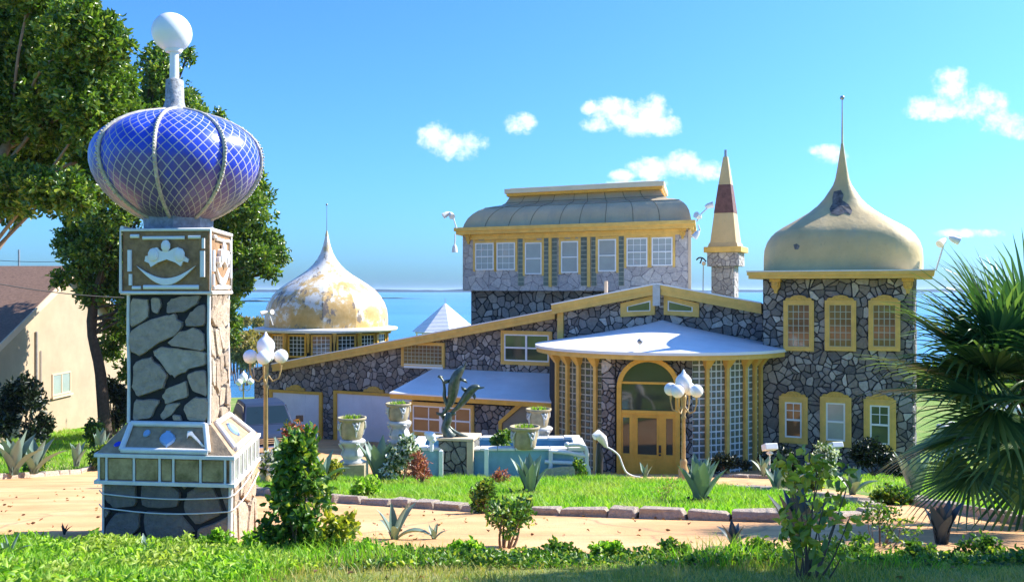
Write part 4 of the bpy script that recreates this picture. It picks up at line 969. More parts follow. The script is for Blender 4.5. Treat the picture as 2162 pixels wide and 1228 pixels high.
# skirt (sloped)
ps,s0,s1,sz0,sz1=tier(272,442,890,893,.39); ztop=sz1
c=[(a0-.01,-.01,z1+.03),(a1+.01,-.01,z1+.03),(a1+.01,w,z1+.03),(a0-.01,w,z1+.03)]
T=[pl.M.inverted()@(ps.M@Vector(q)) for q in ((s0,0,0),(s1,0,0),(s1,.78,0),(s0,.78,0))]; T=[(q.x,q.y,ztop) for q in T]
b=MB(pl.M); b.add(c+T,[(0,1,5,4),(1,2,6,5),(2,3,7,6),(3,0,4,7),(4,5,6,7),(3,2,1,0)]); skirt=b.build('skirt',m_brownL,pil)
def on_quad(A,B,Cc,D,u,v,off): # A bottom-left B bottom-right C top-right D top-left
    A,B,Cc,D=map(Vector,(A,B,Cc,D)); p=(A*(1-u)+B*u)*(1-v)+(D*(1-u)+Cc*u)*v; n=(B-A).cross(D-A).normalized(); return p+n*off
def qf(i,j): return (c[i],c[j],T[j],T[i])
for (i,j,mt_) in ((0,1,m_wht2),(1,2,m_cream)):
    b=MB(pl.M)
    q=qf(i,j)
    fr=[(.17,.08),(.83,.08),(.93,.9),(.07,.9)] if i==0 else [(.12,.1),(.85,.1),(.82,.88),(.15,.88)]
    for k in range(4): b.tube([on_quad(*q,*fr[k],.015),on_quad(*q,*fr[(k+1)%4],.015)],.026,8)
    b.build('relief_frame',m_wht2,skirt)
# reliefs on the skirt: onion shape, oval, baluster, blue dab
def relief(q,pts,cu,cv,s,asp,off,th,mat,name,par):
    b=MB(pl.M); lo=[on_quad(*q,cu+x*s,cv+y*s*asp,off) for x,y in pts]; hi=[on_quad(*q,cu+x*s*.82,cv+y*s*asp*.82,off+th) for x,y in pts]; n=len(pts)
    b.add(lo+hi,[list(range(n,2*n))]+[(k,(k+1)%n,n+(k+1)%n,n+k) for k in range(n)],0,False); b.build(name,mat,par)
spade=[(0,-1),(.12,-.78),(.45,-.6),(.85,-.25),(1,.1),(.85,.5),(.5,.75),(.3,.85),(.3,1),(-.3,1),(-.3,.85),(-.5,.75),(-.85,.5),(-1,.1),(-.85,-.25),(-.45,-.6),(-.12,-.78)]
oval=[(math.cos(t*math.pi/6),math.sin(t*math.pi/6)) for t in range(12)]
q=qf(0,1); relief(q,spade,.51,.45,.075,3.6,.004,.02,m_lblue,'onion_relief',skirt); relief(q,oval,.30,.62,.035,3.2,.004,.015,m_lblue,'oval_relief',skirt)
bal=[(-.6,1),(.1,.95),(.3,.45),(.55,.1),(.9,-.6),(1.1,-1),(.7,-1),(.45,-.5),(.1,-.1),(-.2,.3),(-.6,.35),(-.9,0),(-.8,.6)]
relief(q,bal,.75,.48,.07,3.4,.004,.025,m_wht2,'baluster_relief',skirt); relief(q,oval,.10,.28,.03,3,.003,.006,m_blue,'blue_dab',skirt)
q=qf(1,2); relief(q,spade,.5,.5,.09,2.6,.004,.02,m_lblue,'onion_relief',skirt)
# shaft with traced stones
pl,a0,a1,z0,z1=tier(272,442,620,893,.39); w=.78
b=MB(pl.M); b.box(a0,a1,0,w,z0,z1,0)
def Zm(x,y): return (230+x/2.669,440+y/2.67)   # from the enlarged crop
ST=[[(125,510),(220,512),(228,545),(218,620),(125,668)],[(240,505),(290,505),(300,545),(275,595),(245,580)],[(330,535),(360,505),(470,490),(515,495),(500,540),(430,580),(335,588)],[(430,640),(470,580),(510,545),(545,545),(545,660),(440,660)],
 [(118,695),(150,668),(320,595),(372,600),(408,650),(395,690),(180,828),(128,800)],[(335,765),(390,700),(490,672),(530,700),(545,800)],[(250,808),(300,775),(400,790),(545,815),(540,880),(440,910),(375,945),(345,930)],
 [(150,870),(235,840),(280,880),(330,940),(300,1010),(160,1060),(138,1000)],[(330,1010),(440,970),(450,1060),(320,1100),(305,1060)],[(440,935),(548,905),(555,1060),(480,1030)],[(145,1080),(240,1075),(285,1085),(240,1180),(135,1190)],
 [(290,1170),(330,1100),(405,1095),(355,1160),(310,1190)],[(360,1160),(405,1165),(415,1195),(365,1190)],[(425,1120),(480,1065),(565,1065),(575,1190),(445,1190)]]
rs=random.Random(4)
for s_ in ST:
    mx_=sum(q[0] for q in s_)/len(s_); my_=sum(q[1] for q in s_)/len(s_); pts=[pl.uv(*Zm(mx_+(x-mx_)*1.06,my_+(y-my_)*1.06)) for x,y in s_]; stone_slab(b,[(max(a0+.01,min(a1-.01,p[0])),max(z0+.005,min(z1-.01,p[1]))) for p in pts],.03,0,1,rs)
b.M=rightM(pl,a1,w); flag(b,[(0,z0),(w,z0),(w,z1),(0,z1)],.26,.035,.025,0,2,95)
b.build('shaft',[m_mortar,m_stoneP,m_stoneL],pil)
b=MB(pl.M)
for (x,y) in ((a0,-.005),(a1,-.01),(a1,w)): b.tube([(x,y,z0),(x+.004,y,z0+.4),(x-.004,y,z1-.3),(x,y,z1)],.017)
b.build('shaft_edge_trim',m_wht2,pil)
# box with reliefs
pl,a0,a1,z0,z1=tier(258,443,485,618,.43); w=.86
b=MB(pl.M); b.box(a0,a1,0,w,z0,z1); bx=b.build('relief_box',m_brown,pil,bevel=.02)
b=MB(pl.M)
for y in (-.012,w): 
    b.tube([(a0-.01,y,z0),(a0-.01,y,z1),(a1+.01,y,z1),(a1+.01,y,z0),(a0-.01,y,z0)],.016)
b.tube([(a1+.01,0,z1),(a1+.01,w,z1)],.018); b.tube([(a1+.01,0,z0),(a1+.01,w,z0)],.018); b.tube([(a0,-.01,z1+.02),(a0,w,z1+.02)],.018)
b.build('box_edge_trim',m_wht2,bx)
W_=a1-a0; H_=z1-z0
def bx_face(M_,W_,tag_):
    b=MB(M_)
    fx=lambda u:u*W_; fz=lambda v:z0+v*H_
    for (u0,v0,u1,v1,r) in ((.10,.90,.20,.90,.018),(.24,.87,.72,.87,.016),(.76,.88,.90,.88,.016),(.09,.68,.09,.34,.022),(.10,.30,.10,.12,.018),(.92,.66,.92,.25,.024),(.93,.86,.93,.70,.016),(.25,.09,.88,.09,.020),(.12,.08,.22,.08,.016)):
        b.tube([(fx(u0),-.01,fz(v0)),(fx(u1),-.01,fz(v1))],r,8)
    b.build('relief_frame',m_white,bx)
    b=MB(M_); pts=[]
    for t in range(13): u=.17+.68*t/12; pts.append((fx(u),fz(.43-.20*math.sin(math.pi*t/12)-.0)))
    for t in range(11,0,-1): u=.17+.68*t/12; pts.append((fx(u),fz(.43-.31*math.sin(math.pi*t/12))))
    b.prism(pts,-.03,0); b.build('crescent_relief',m_white,bx,bevel=.006)
    b=MB(M_); sil=[(.27,.50),(.28,.58),(.34,.60),(.36,.70),(.41,.72),(.45,.66),(.55,.66),(.60,.70),(.65,.72),(.68,.62),(.72,.58),(.77,.53),(.76,.48),(.71,.50),(.68,.42),(.62,.48),(.52,.53),(.42,.48),(.34,.41),(.32,.47)]
    b.prism([(fx(u),fz(v)) for u,v in sil][::-1],-.035,0); b.sphere((fx(.51),-.03,fz(.74)),.045,10,0,1,.6,1.2); b.sphere((fx(.37),-.04,fz(.60)),.05,10,0,1,.4,1.2); b.sphere((fx(.67),-.04,fz(.60)),.05,10,0,1,.4,1.2)
    b.build('crest_relief',m_white,bx,bevel=.006)
bx_face(pl.M@Matrix.Translation((a0,0,0)),W_,0); bx_face(rightM(pl,a1,w),w,1)
# neck collar, onion, pipe, globe
oc=C0+Vector((-.02,0,0)); ok=oc.y/F; ox=(377-PX)*ok; Mo=Matrix.Translation((ox,oc.y,0)); Zo=lambda py: CZ-(py-PY)*ok
b=MB(Mo); b.lathe([(.30,z1),(.31,Zo(455))],(0,0,0),8,0,False,R(12)); b.build('dome_collar',M('worn_blue_grey_collar',(.20,.24,.32),.6,.4,20,.5),pil)
op=[(463,70),(452,95),(440,115),(425,136),(408,153),(390,166),(370,176),(350,181),(332,181.5),(315,178),(298,169),(284,156),(271,138),(259,115),(250,92),(243,66),(238,44),(233,24)]
def onionmat():
    m,t,b=newmat('blue_lattice_glass'); uvn=t.nodes.new('ShaderNodeUVMap'); sp=t.nodes.new('ShaderNodeSeparateXYZ'); t.links.new(uvn.outputs[0],sp.inputs[0])
    U,V_=sp.outputs[0],sp.outputs[1]
    def line(sgn,wd):
        s=math_n(t,'MULTIPLY_ADD',U,6.0,0); s2=math_n(t,'MULTIPLY',V_,13.0*sgn); f=math_n(t,'FRACT',math_n(t,'ADD',math_n(t,'ADD',s,s2),40.0))
        return math_n(t,'LESS_THAN',math_n(t,'ABSOLUTE',math_n(t,'SUBTRACT',f,.5)),wd)
    ln=math_n(t,'MAXIMUM',line(1,.06),line(-1,.06))
    n=noise(t,1.6,6,.7); n3=noise(t,7,4)
    vv=math_n(t,'ADD',V_,math_n(t,'MULTIPLY_ADD',n,.9,-.45))
    blue=ramp(t,vv,[(.10,(.14,.11,.24)),(.36,(.08,.075,.36)),(.44,(.02,.05,.56)),(.85,(.03,.09,.72))])
    blue=mixc(t,.5,blue,ramp(t,n3,[(.3,(.55,.6,.8)),(.7,(1.2,1.2,1.1))]),'MULTIPLY')
    c=mixc(t,ln,blue,mixc(t,n3,(.20,.22,.34),(.62,.60,.58))); t.links.new(c,b.inputs['Base Color'])
    t.links.new(math_n(t,'MULTIPLY_ADD',ln,.3,.30),b.inputs['Roughness']); b.inputs['Coat Weight'].default_value=0
    bump(t,b,ln,.6,.01); return m
b=MB(Mo); ng=8; op=[(y,h*.945) for y,h in op]; q00=R(-70)+math.asin(-41/178)-0.02
for g in range(ng):
    ns=8; vs=[];uv=[]
    for i,(y,hw) in enumerate(op):
        for j in range(ns+1):
            q=q00+R(45)*(g+j/ns); r=hw*ok*(1+.035*math.sin(math.pi*j/ns)*min(1,hw/100)-.02); vs.append((r*math.cos(q),r*math.sin(q),Zo(y))); uv.append((j/ns,i/(len(op)-1)))
    fs=[(i*(ns+1)+j,i*(ns+1)+j+1,(i+1)*(ns+1)+j+1,(i+1)*(ns+1)+j) for i in range(len(op)-1) for j in range(ns)]
    b.add(vs,fs,0,True,[[uv[k] for k in f] for f in fs])
on=b.build('onion_dome',onionmat(),pil)
for g in range(ng):
    q=q00+R(45)*g; b=MB(Mo); b.tube([(hw*ok*math.cos(q),hw*ok*math.sin(q),Zo(y)) for y,hw in op],.017,8)
    rr=random.Random(g)
    for i in range(46):
        t_=i/46*(len(op)-1.01); k=int(t_); f=t_-k; y=op[k][0]*(1-f)+op[k+1][0]*f; hw=op[k][1]*(1-f)+op[k+1][1]*f
        rd=hw*ok+.022; b.sphere((rd*math.cos(q),rd*math.sin(q),Zo(y)),rr.uniform(.006,.013),6)
    b.build('rib',M('silvered_rib',(.50,.46,.38),.4,.4,25,.4) if g==0 else bpy.data.materials['silvered_rib'],on)
b=MB(Mo); b.lathe([(.13,Zo(236)),(.10,Zo(228)),(.085,Zo(215)),(.078,Zo(170)),(.05,Zo(167))],((363-371)*ok,0,0),12); b.build('stone_neck',M('speckled_neck',(.30,.31,.33),.7,.6,30,.6),pil)
b=MB(Mo); b.lathe([(.042,Zo(168)),(.04,Zo(108))],((362-371)*ok,0,0),12); b.lathe([(.07,Zo(111)),(.085,Zo(104)),(.06,Zo(98))],((360-371)*ok,0,0),16); b.build('white_pipe',m_white,pil)
b=MB(Mo); b.sphere(((357-371)*ok,0,Zo(69)),41*ok,32); b.build('globe',m_globe,pil)
# ---------------- lamp posts
def lamp(px,d,ytop,label,group,yg,rg=15,yaw=0,n_arm=4,name='lamp_post',detail=True):
    k=d/F; x=(px-PX)*k; zg=gz(x,d); Z=lambda y: CZ-(y-PY)*k
    t=thing(name,label,'lamp post',(x,d,zg),yaw,group); M0=Matrix.Translation((x,d,0))@Matrix.Rotation(yaw,4,'Z')
    zt=Z(ytop); zs=Z(yg); r=rg*k
    b=MB(M0); b.lathe([(.16,zg-.05),(.16,zg+.08),(.11,zg+.16),(.12,zg+.3),(.075,zg+.42),(.09,zg+.5),(.06,zg+.56)],(0,0,0),14); b.build('base',m_brass,t)
    hp=zs-r*1.1; b=MB(M0); b.lathe([(.05,zg+.5),(.043,hp-.5),(.065,hp-.48),(.045,hp-.42),(.06,hp-.1),(.075,hp),(.05,hp+.1),(.05,zt-.5*0-rg*k*4.2)],(0,0,0),14); b.build('post',m_brass,t)
    for a in range(n_arm):
        q=2*math.pi*a/n_arm; cx,cy=math.cos(q),math.sin(q); L_=r*2.1
        b=MB(M0); b.tube([(cx*.04,cy*.04,hp-.22),(cx*L_*.45,cy*L_*.45,hp-.36),(cx*L_*.85,cy*L_*.85,hp-.30),(cx*L_,cy*L_,hp-.12),(cx*L_,cy*L_,zs-r*.9)],[.02,.018,.016,.018,.03],8); ar=b.build('arm',m_brass,t)
        b=MB(M0); b.sphere((cx*L_,cy*L_,zs),r,20); b.build('globe',m_globe,t)
    R0=r*1.25; b=MB(M0); zb=zt-R0*2.9; b.lathe([(.05,zb),(R0*.55,zb+R0*.1),(R0*.85,zb+R0*.6),(R0,zb+R0*1.2),(R0*.93,zb+R0*1.75),(R0*.62,zb+R0*2.15),(R0*.3,zb+R0*2.4),(.01,zb+R0*2.9)],(0,0,0),20); b.build('acorn_globe',m_globe,t)
    return t
lamp(561,19,700,'gold lamp post with four round white globes and an acorn globe, left of the garage','',752,15,R(8))
lamp(1443,21,779,'gold lamp post with white globes standing before the entrance bay door','',823,14,R(-35))
lamp(514,58,782,'small distant lamp post with white globes on the grass by the lake','',805,7,R(10),3)
for o in sc.objects:
    if o.get('group')=='' : del o['group']
# ---------------- pots and pedestals
def pot(px,yr,yb,d,rp,label,scroll=True):
    k=d/F; x=(px-PX)*k; Z=lambda y: CZ-(y-PY)*k; z0,z1=Z(yb),Z(yr); H=z1-z0; r=rp*k
    t=thing('planter_pot',label,'planter',(x,d,z0),0); M0=Matrix.Translation((x,d,z0))
    b=MB(M0); b.lathe([(r*.62,0),(r*.70,H*.05),(r*.78,H*.3),(r*.86,H*.62),(r*.84,H*.78),(r*.92,H*.86),(r*1.0,H*.9),(r*1.02,H),(r*.9,H),(r*.86,H*.86)],(0,0,0),32); b.build('bowl',m_terr,t)
    b=MB(M0)
    for q in (R(-60),R(30),R(120),R(210)):
        pts=[]
        for i in range(14):
            a=i/13; th=q+(a-.5)*.62; rr=r*(.9+.05*math.sin(a*3)); zz=H*(.80-.28*abs(math.sin(math.pi*a*1.0))+.05*math.sin(a*9)); pts.append((rr*math.cos(th),rr*math.sin(th),zz))
        b.tube(pts,[.012+.022*math.sin(math.pi*i/13) for i in range(14)],7)
        b.tube([(r*.86*math.cos(q),r*.86*math.sin(q),H*.5),(r*.82*math.cos(q),r*.82*math.sin(q),H*.15)],[.035,.015],7); b.sphere((r*.92*math.cos(q),r*.92*math.sin(q),H*.72),.045,8)
    b.build('scroll_relief',m_terrw,t)
    b=MB(M0); b.lathe([(.01,H*.87),(r*.88,H*.88)],(0,0,0),20); b.lathe([(r*.88,H*.88),(.01,H*.9)],(0,0,0),20); b.build('soil',m_soil,t)
    P=np.stack([x+rng.uniform(-.6,.6,60)*r,d+rng.uniform(-.6,.6,60)*r,np.full(60,z0+H*.88)],1); leaves('grass_tuft',P,dirs(60)*.4+np.array([0,0,1]),.12,.02,m_weed,t)
    return t
def pedestal(px,yt,yb,d,rp,label,slab=True):
    k=d/F; x=(px-PX)*k; Z=lambda y: CZ-(y-PY)*k; z1=Z(yt); zb=Z(yb); H=z1-zb; r=rp*k
    t=thing('urn_pedestal',label,'pedestal',(x,d,zb),0); M0=Matrix.Translation((x,d,zb))
    b=MB(M0); b.lathe([(r*.95,0),(r*1.0,H*.06),(r*.72,H*.14),(r*.86,H*.24),(r*.92,H*.34),(r*.80,H*.52),(r*.66,H*.62),(r*.72,H*.72),(r*1.0,H*.84),(r*1.06,H*.93),(r*.9,H)],(0,0,0),32); b.build('body',m_terrw,t)
    b=MB(M0); b.box(-r*1.15,r*1.15,-r*1.15,r*1.15,-.35,-.001); b.build('plinth',m_terr,t,bevel=.01)
    b=MB(M0)
    for q in (R(-55),R(35),R(125),R(-145)):
        b.tube([(r*1.08*math.cos(q),r*1.08*math.sin(q),H*.86),(r*1.0*math.cos(q),r*1.0*math.sin(q),H*.74),(r*.8*math.cos(q),r*.8*math.sin(q),H*.58),(r*.95*math.cos(q),r*.95*math.sin(q),H*.34)],[.05,.04,.02,.035],8)
    b.build('handle_relief',m_terrw,t)
pot(743,880,926,22,30,'leftmost cast stone pot with scroll relief, on a bulbous pale pedestal'); pedestal(744,926,975,22,26,'bulbous pale pedestal under the leftmost stone pot')
pot(841,850,887,24.5,27,'cast stone pot on the pedestal in front of the second garage door'); pedestal(843,887,932,24.5,24,'pale bulbous pedestal in front of the second garage door')
pot(1137,862,900,25.2,27,'tall stone pot with scroll relief behind the low pot by the basin'); pedestal(1141,900,945,25.2,25,'pale urn pedestal at the right back corner of the blue basin')
pot(1108,899,946,22.8,32,'low wide stone pot standing directly on the blue basin wall')
# ---------------- fountain basin with dolphins
fd=22.7; fk=fd/F
bs=thing('fountain_basin','low blue plastered fountain basin with rough white coping in the oval lawn','fountain basin',(at(1050,1000,24).x,24,gz(0,24)),0)
def bx2(b,px0,px1,y0,y1,z0,z1,mi=0,wob=.0): b.box((px0-PX)*fk,(px1-PX)*fk,y0,y1,z0,z1,mi)
zt=CZ-(946-PY)*fk; zg=CZ-(1016-PY)*fk-.4
b=MB(); bx2(b,870,1232,fd,fd+.22,zg,zt-.05); bx2(b,870,1232,fd+1.6,fd+1.8,zg,zt-.05); 
b.box((870-PX)*fk,(870-PX)*fk+.2,fd+.221,fd+1.599,zg,zt-.05); b.box((1232-PX)*fk-.2,(1232-PX)*fk,fd+.221,fd+1.599,zg,zt-.05); b.build('basin_wall',m_pool,bs)
b=MB(); r_=random.Random(8)
def coping(x0,x1,y0,y1,along):
    n=int(max(x1-x0,y1-y0)/.42)
    for i in range(n):
        if along: b.box(x0+(x1-x0)*i/n,x0+(x1-x0)*(i+1)/n-.012,y0-r_.uniform(0,.05),y1+.03,zt-.048,zt+r_.uniform(.0,.04))
        else: b.box(x0-r_.uniform(0,.03),x1+.03,y0+(y1-y0)*i/n,y0+(y1-y0)*(i+1)/n-.012,zt-.048,zt+r_.uniform(.0,.04))
coping((866-PX)*fk,(1236-PX)*fk,fd-.05,fd+.25,True); coping((866-PX)*fk,(1236-PX)*fk,fd+1.55,fd+1.85,True); coping((866-PX)*fk,(866-PX)*fk+.25,fd+.3,fd+1.5,False); coping((1236-PX)*fk-.25,(1236-PX)*fk,fd+.3,fd+1.5,False)
b.build('coping',m_wht2,bs,bevel=.012)
b=MB(); b.box((872-PX)*fk+.2,(1230-PX)*fk-.2,fd+.23,fd+1.59,zt-.4,zt-.3); b.build('basin_water',m_water,bs)
for px,d0,y0,lab in ((881,22.2,935,'leftmost short white post before the blue basin'),(931,22.0,947,'short white post in front of the stone dolphin pedestal'),(1027,22.2,943,'short white post before the blue basin, right of the dolphin pedestal')):
    x=(px-PX)/F*d0; z=gz(x,d0); zt2=CZ-(y0-PY)/F*d0; b=MB(Matrix.Translation((x,d0,0))); b.box(-.05,.05,-.05,.05,z-.05,zt2-.05); b.add([(-.05,-.05,zt2-.05),(.05,-.05,zt2-.05),(.05,.05,zt2-.05),(-.05,.05,zt2-.05),(0,0,zt2)],[(0,1,4),(1,2,4),(2,3,4),(3,0,4)])
    sthing(b,'white_post',m_white,(x,d0,z),lab,'post','short white posts before the basin')
# dolphin pedestal
pd_=Plane((0,22.35),R(10)); a0,a1,z0,z1=pd_.rect(926,996,930,1014); z0-=.4
ped=thing('stone_pedestal','square flagstone pedestal with pale right edge carrying the dolphins','pedestal',(pd_.M@Vector(((a0+a1)/2,.4,gz(-1,22.5)))),-R(10))
b=MB(pd_.M); b.box(a0,a1,0,a1-a0,z0,z1,0); flag(b,[(a0,z0),(a1,z0),(a1,z1),(a0,z1)],.27,.03,.03,0,1,97); b.M=pd_.M@Matrix.Translation((a1,0,0))@Matrix.Rotation(R(90),4,'Z'); flag(b,[(0,z0),(a1-a0,z0),(a1-a0,z1),(0,z1)],.27,.03,.03,0,1,98); b.build('pedestal_body',[m_mortar,M_:=stonemat('mid_grey_flagstone',[(0,(.16,.16,.15)),(1,(.30,.29,.26))])],ped)
b=MB(pd_.M); b.box(a0-.04,a1+.06,-.06,a1-a0+.06,z1,z1+.07); b.box(a1-.12,a1+.045,-.05,.06,z0,z1-.001); b.build('cap_and_edge',m_cream,ped,bevel=.015)
# dolphins
dpd=22.8; dk=dpd/F
def dp_(x,y,o=0): return Vector(((x-PX)*dk,dpd+o,CZ-(y-PY)*dk))
ds_=thing('dolphin_statue','dark bronze statue of leaping dolphins on a stone pedestal in front of the porch','statue',dp_(958,926),0)
def spline(P,n=6):
    out=[]
    for i in range(len(P)-1):
        p0=P[max(0,i-1)];p1=P[i];p2=P[i+1];p3=P[min(len(P)-1,i+2)]
        for k in range(n):
            t=k/n; out.append([.5*((2*b_)+(-a_+c_)*t+(2*a_-5*b_+4*c_-d_)*t*t+(-a_+3*b_-3*c_+d_)*t**3) for a_,b_,c_,d_ in zip(p0,p1,p2,p3)])
    out.append(list(P[-1])); return out
def dolphin(pts,offs=(0,0),fins=(),tail=None,name='dolphin'):
    P=[(x,y,r,offs[0]+(offs[1]-offs[0])*i/(len(pts)-1)) for i,(x,y,r) in enumerate(pts)]
    S=spline(P); b=MB(); b.tube([dp_(s[0],s[1],s[3]) for s in S],[max(.006,s[2]*dk) for s in S],14,flat=.8)
    o=offs[0]
    for poly,oo in fins:
        q=[dp_(x,y,oo) for x,y in poly]; n=len(q); c=sum(q,Vector())/n; th=Vector((0,.025,0))
        b.add([c-th,c+th]+q,[(0,2+k,2+(k+1)%n) for k in range(n)]+[(1,2+(k+1)%n,2+k) for k in range(n)],0,True)
    return b.build(name,m_bronze,ds_)
dolphin([(984,764,1.2),(980,773,3),(975,779,8),(966,790,12.5),(959,808,14.5),(956,828,13.5),(952,846,10.5),(944,862,7),(936,872,4.5),(929,877,3)],(0,.1),
  [([(950,800),(938,802),(936,809),(941,810),(950,806)],0.0),([(972,795),(984,800),(988,808),(978,804),(970,802)],-.12),([(932,872),(920,870),(921,876),(930,880),(934,888),(942,886),(942,876)],.1)])
dolphin([(1023,816,1.5),(1014,817,3.5),(1007,816,8),(998,820,11),(988,832,11.5),(978,846,9.5),(968,858,7),(958,867,5),(952,872,3.5)],(-.15,.05),
  [([(986,820),(974,814),(975,821),(984,828)],-.1),([(1002,826),(1006,834),(1003,842),(998,834)],-.2),([(958,866),(964,875),(955,878),(948,874)],0)])
dolphin([(928,794,1.5),(932,800,2.5),(936,808,3),(938,822,4),(938,838,5),(943,852,6),(950,864,5)],(.12,.05),[([(926,792),(922,796),(930,801),(936,796)],.12)])
b=MB(); 
for pts in ([(948,870,6),(946,885,9),(942,896,9),(941,905,10),(946,915,12),(952,924,16)],[(944,893,4),(950,903,4),(960,912,5),(974,919,5),(988,923,3)],[(940,900,4),(946,912,5),(958,921,6),(975,926,4)],[(937,892,2),(941,899,4),(945,905,4)]):
    S=spline([(x,y,r) for x,y,r in pts],4); b.tube([dp_(s[0],s[1],.0) for s in S],[s[2]*dk for s in S],10)
b.build('wave_base',m_bronze,ds_)
b=MB(); c=dp_(911,916,-.3); b.sphere(c,.12,14,0,1.1,.8,1); b.sphere(c+Vector((-.1,0,.06)),.06,10); b.sphere(c+Vector((.08,0,-.1)),.07,10); b.tube([c+Vector((.03,0,-.1)),c+Vector((.03,0,-.38))],.05)
sthing(b,'white_figure',m_white,c,'small lumpy white shell figure on the basin left of the dolphins','figure')
# pipe railing, rock, pole light, hose
pdp=22.6; q_=lambda x,y,o=0: Vector(((x-PX)/F*(pdp+o),pdp+o,CZ-(y-PY)/F*(pdp+o)))
b=MB(); b.tube(spline([tuple(q_(*p)) for p in ((1196,939),(1212,938),(1226,939),(1236,945),(1239,958),(1239,980),(1243,992),(1244,1014))],5),.055,10)
b.tube([q_(1162,952),q_(1200,955),q_(1238,962)],.05,10); b.tube([q_(1150,974),q_(1195,976),q_(1238,979)],.05,10); b.tube([q_(1163,950),q_(1162,1000)],.055,10); b.sphere(q_(1197,938),.07,10)
sthing(b,'pipe_railing',m_wht2,q_(1200,1010),'white bent pipe railing at the right end of the blue basin','railing')
b=MB(); pts=[(1142,1002),(1150,990),(1185,985),(1214,984),(1226,992),(1224,1016),(1150,1020)]
lo=[q_(x,y,-.25) for x,y in pts]; hi=[q_(x+3,y,.35)+Vector((0,0,.03)) for x,y in pts]; n=len(pts)
b.add(lo+hi,[list(range(n))[::-1],list(range(n,2*n))]+[(k,(k+1)%n,n+(k+1)%n,n+k) for k in range(n)]); sthing(b,'rock_slab',m_stoneW,q_(1190,1010),'tilted pale rock slab leaning under the white pipe railing','rock')
pl_=q_(1264,1010); t=thing('pole_light','dark pole with a tilted white flood lamp on top, beside the white pipe railing','lamp',(pl_.x,pl_.y,gz(pl_.x,pl_.y)))
b=MB(); b.tube([(pl_.x,pl_.y,gz(pl_.x,pl_.y)-.1),q_(1266,960),q_(1264,935)],[.09,.10,.05],10); b.build('pole',m_black,t)
b=MB(); b.tube([q_(1254,922,-.1),q_(1262,917,-.05),q_(1272,926),q_(1280,942)],[.08,.13,.12,.05],12); b.build('lamp_head',m_wht2,t)
b=MB(); b.tube(spline([tuple(q_(*p)) for p in ((1279,942),(1294,950),(1307,962),(1314,980),(1322,996),(1336,1004),(1352,1007))],5),.022,8)
sthing(b,'hose',m_wht2,q_(1279,942),'pale flexible hose curving down from the white flood lamp to the path','hose')
# small floodlights in front of the tower, bin in shade
for px,py,d0,lab in ((1625,944,22.5,'white floodlight on a short stake left of the tower windows'),(1765,940,25.5,'white floodlight below the middle ground floor tower window')):
    p=at(px,py,d0); z=gz(p.x,p.y); t=thing('garden_floodlight',lab,'floodlight',(p.x,p.y,z),0,'white garden floodlights before the tower')
    b=MB(Matrix.Translation(p)@Matrix.Rotation(R(12),4,'Z')@Matrix.Rotation(R(-20),4,'X')); b.box(-.17,.17,-.12,.12,-.07,.09); b.build('lamp_head',m_white,t,bevel=.02)
    b=MB(Matrix.Translation(p)); b.lathe([(.05,-.18),(.09,-.14),(.03,-.08)],(0,0,0),10); b.tube([(0,0,-.15),(0,0,z-p.z-.03)],.02); b.build('stake',m_wht2,t)
# roof floodlights
def roof_light(base,arm,heads,label):
    t=thing('roof_floodlight',label,'floodlight',base); b=MB(); b.tube([base]+arm,.028,8); b.build('arm',m_wht2,t)
    for h,dr in heads:
        b=MB(); dr=Vector(dr).normalized(); b.tube([h-dr*.16,h-dr*.05,h+dr*.12,h+dr*.17],[.04,.10,.12,.13],12); b.build('lamp_head',m_wht2,t)
A=lambda x,y,d:at(x,y,d)
roof_light(A(964,482,38.2),[A(958,462,38.2),A(955,450,38.2)],[(A(943,452,38.2),(-1,-.3,-.6)),(A(952,453,38.1),(.3,-.6,-.5))],'white twin floodlight on a leaning arm at the left eave of the upper storey')
roof_light(A(961,494,38.1),[A(961,505,38.1),A(960,518,38.1)],[(A(960,524,38.1),(0,0,-1))],'white lamp hanging from the left eave of the upper storey')
roof_light(A(1471,468,34.6),[A(1480,452,34.6),A(1497,436,34.6)],[(A(1475,457,34.6),(-.6,-.5,.3)),(A(1497,434,34.6),(.8,-.2,.2))],'white twin floodlight on a slanted arm at the right eave of the upper storey')
roof_light(A(1474,474,34.5),[A(1478,486,34.5),A(1474,494,34.5)],[(A(1471,494,34.5),(-.6,0,-.8))],'small lamp hanging below the right eave of the upper storey')
roof_light(A(1976,571,28.2),[A(1984,545,28.2),A(1992,518,28.2)],[(A(1990,510,28.2),(-.7,-.4,-.5)),(A(2014,505,28.2),(.9,-.2,-.4))],'white twin floodlight on a tall slanted arm at the right eave of the tower')
roof_light(A(576,686,43.4),[A(570,668,43.4)],[(A(558,660,43.4),(-.8,-.4,-.3)),(A(570,659,43.3),(.7,-.5,.1))],'white twin floodlight on the left edge of the domed rotunda eave')
# thin lamp by the minaret
pb=A(1484,612,37.8); t=thing('roof_lamp','thin pole with a small lamp and a curved dark bird shape beside the stone minaret','lamp',pb)
b=MB(); b.tube([pb-Vector((0,0,.6)),A(1485,560,37.8)],.02); b.build('pole',m_metal,t); b=MB(); b.sphere(A(1486,556,37.8),.09,10); b.build('lamp_head',m_cream,t)
b=MB(); b.tube(spline([tuple(A(*p,37.8)) for p in ((1491,552),(1484,545),(1476,544),(1470,549))]),[.03]*18+[.015],8); b.tube(spline([tuple(A(*p,37.8)) for p in ((1482,545),(1480,551),(1478,556))]),.03,8); b.build('bird_shape',m_black,t)
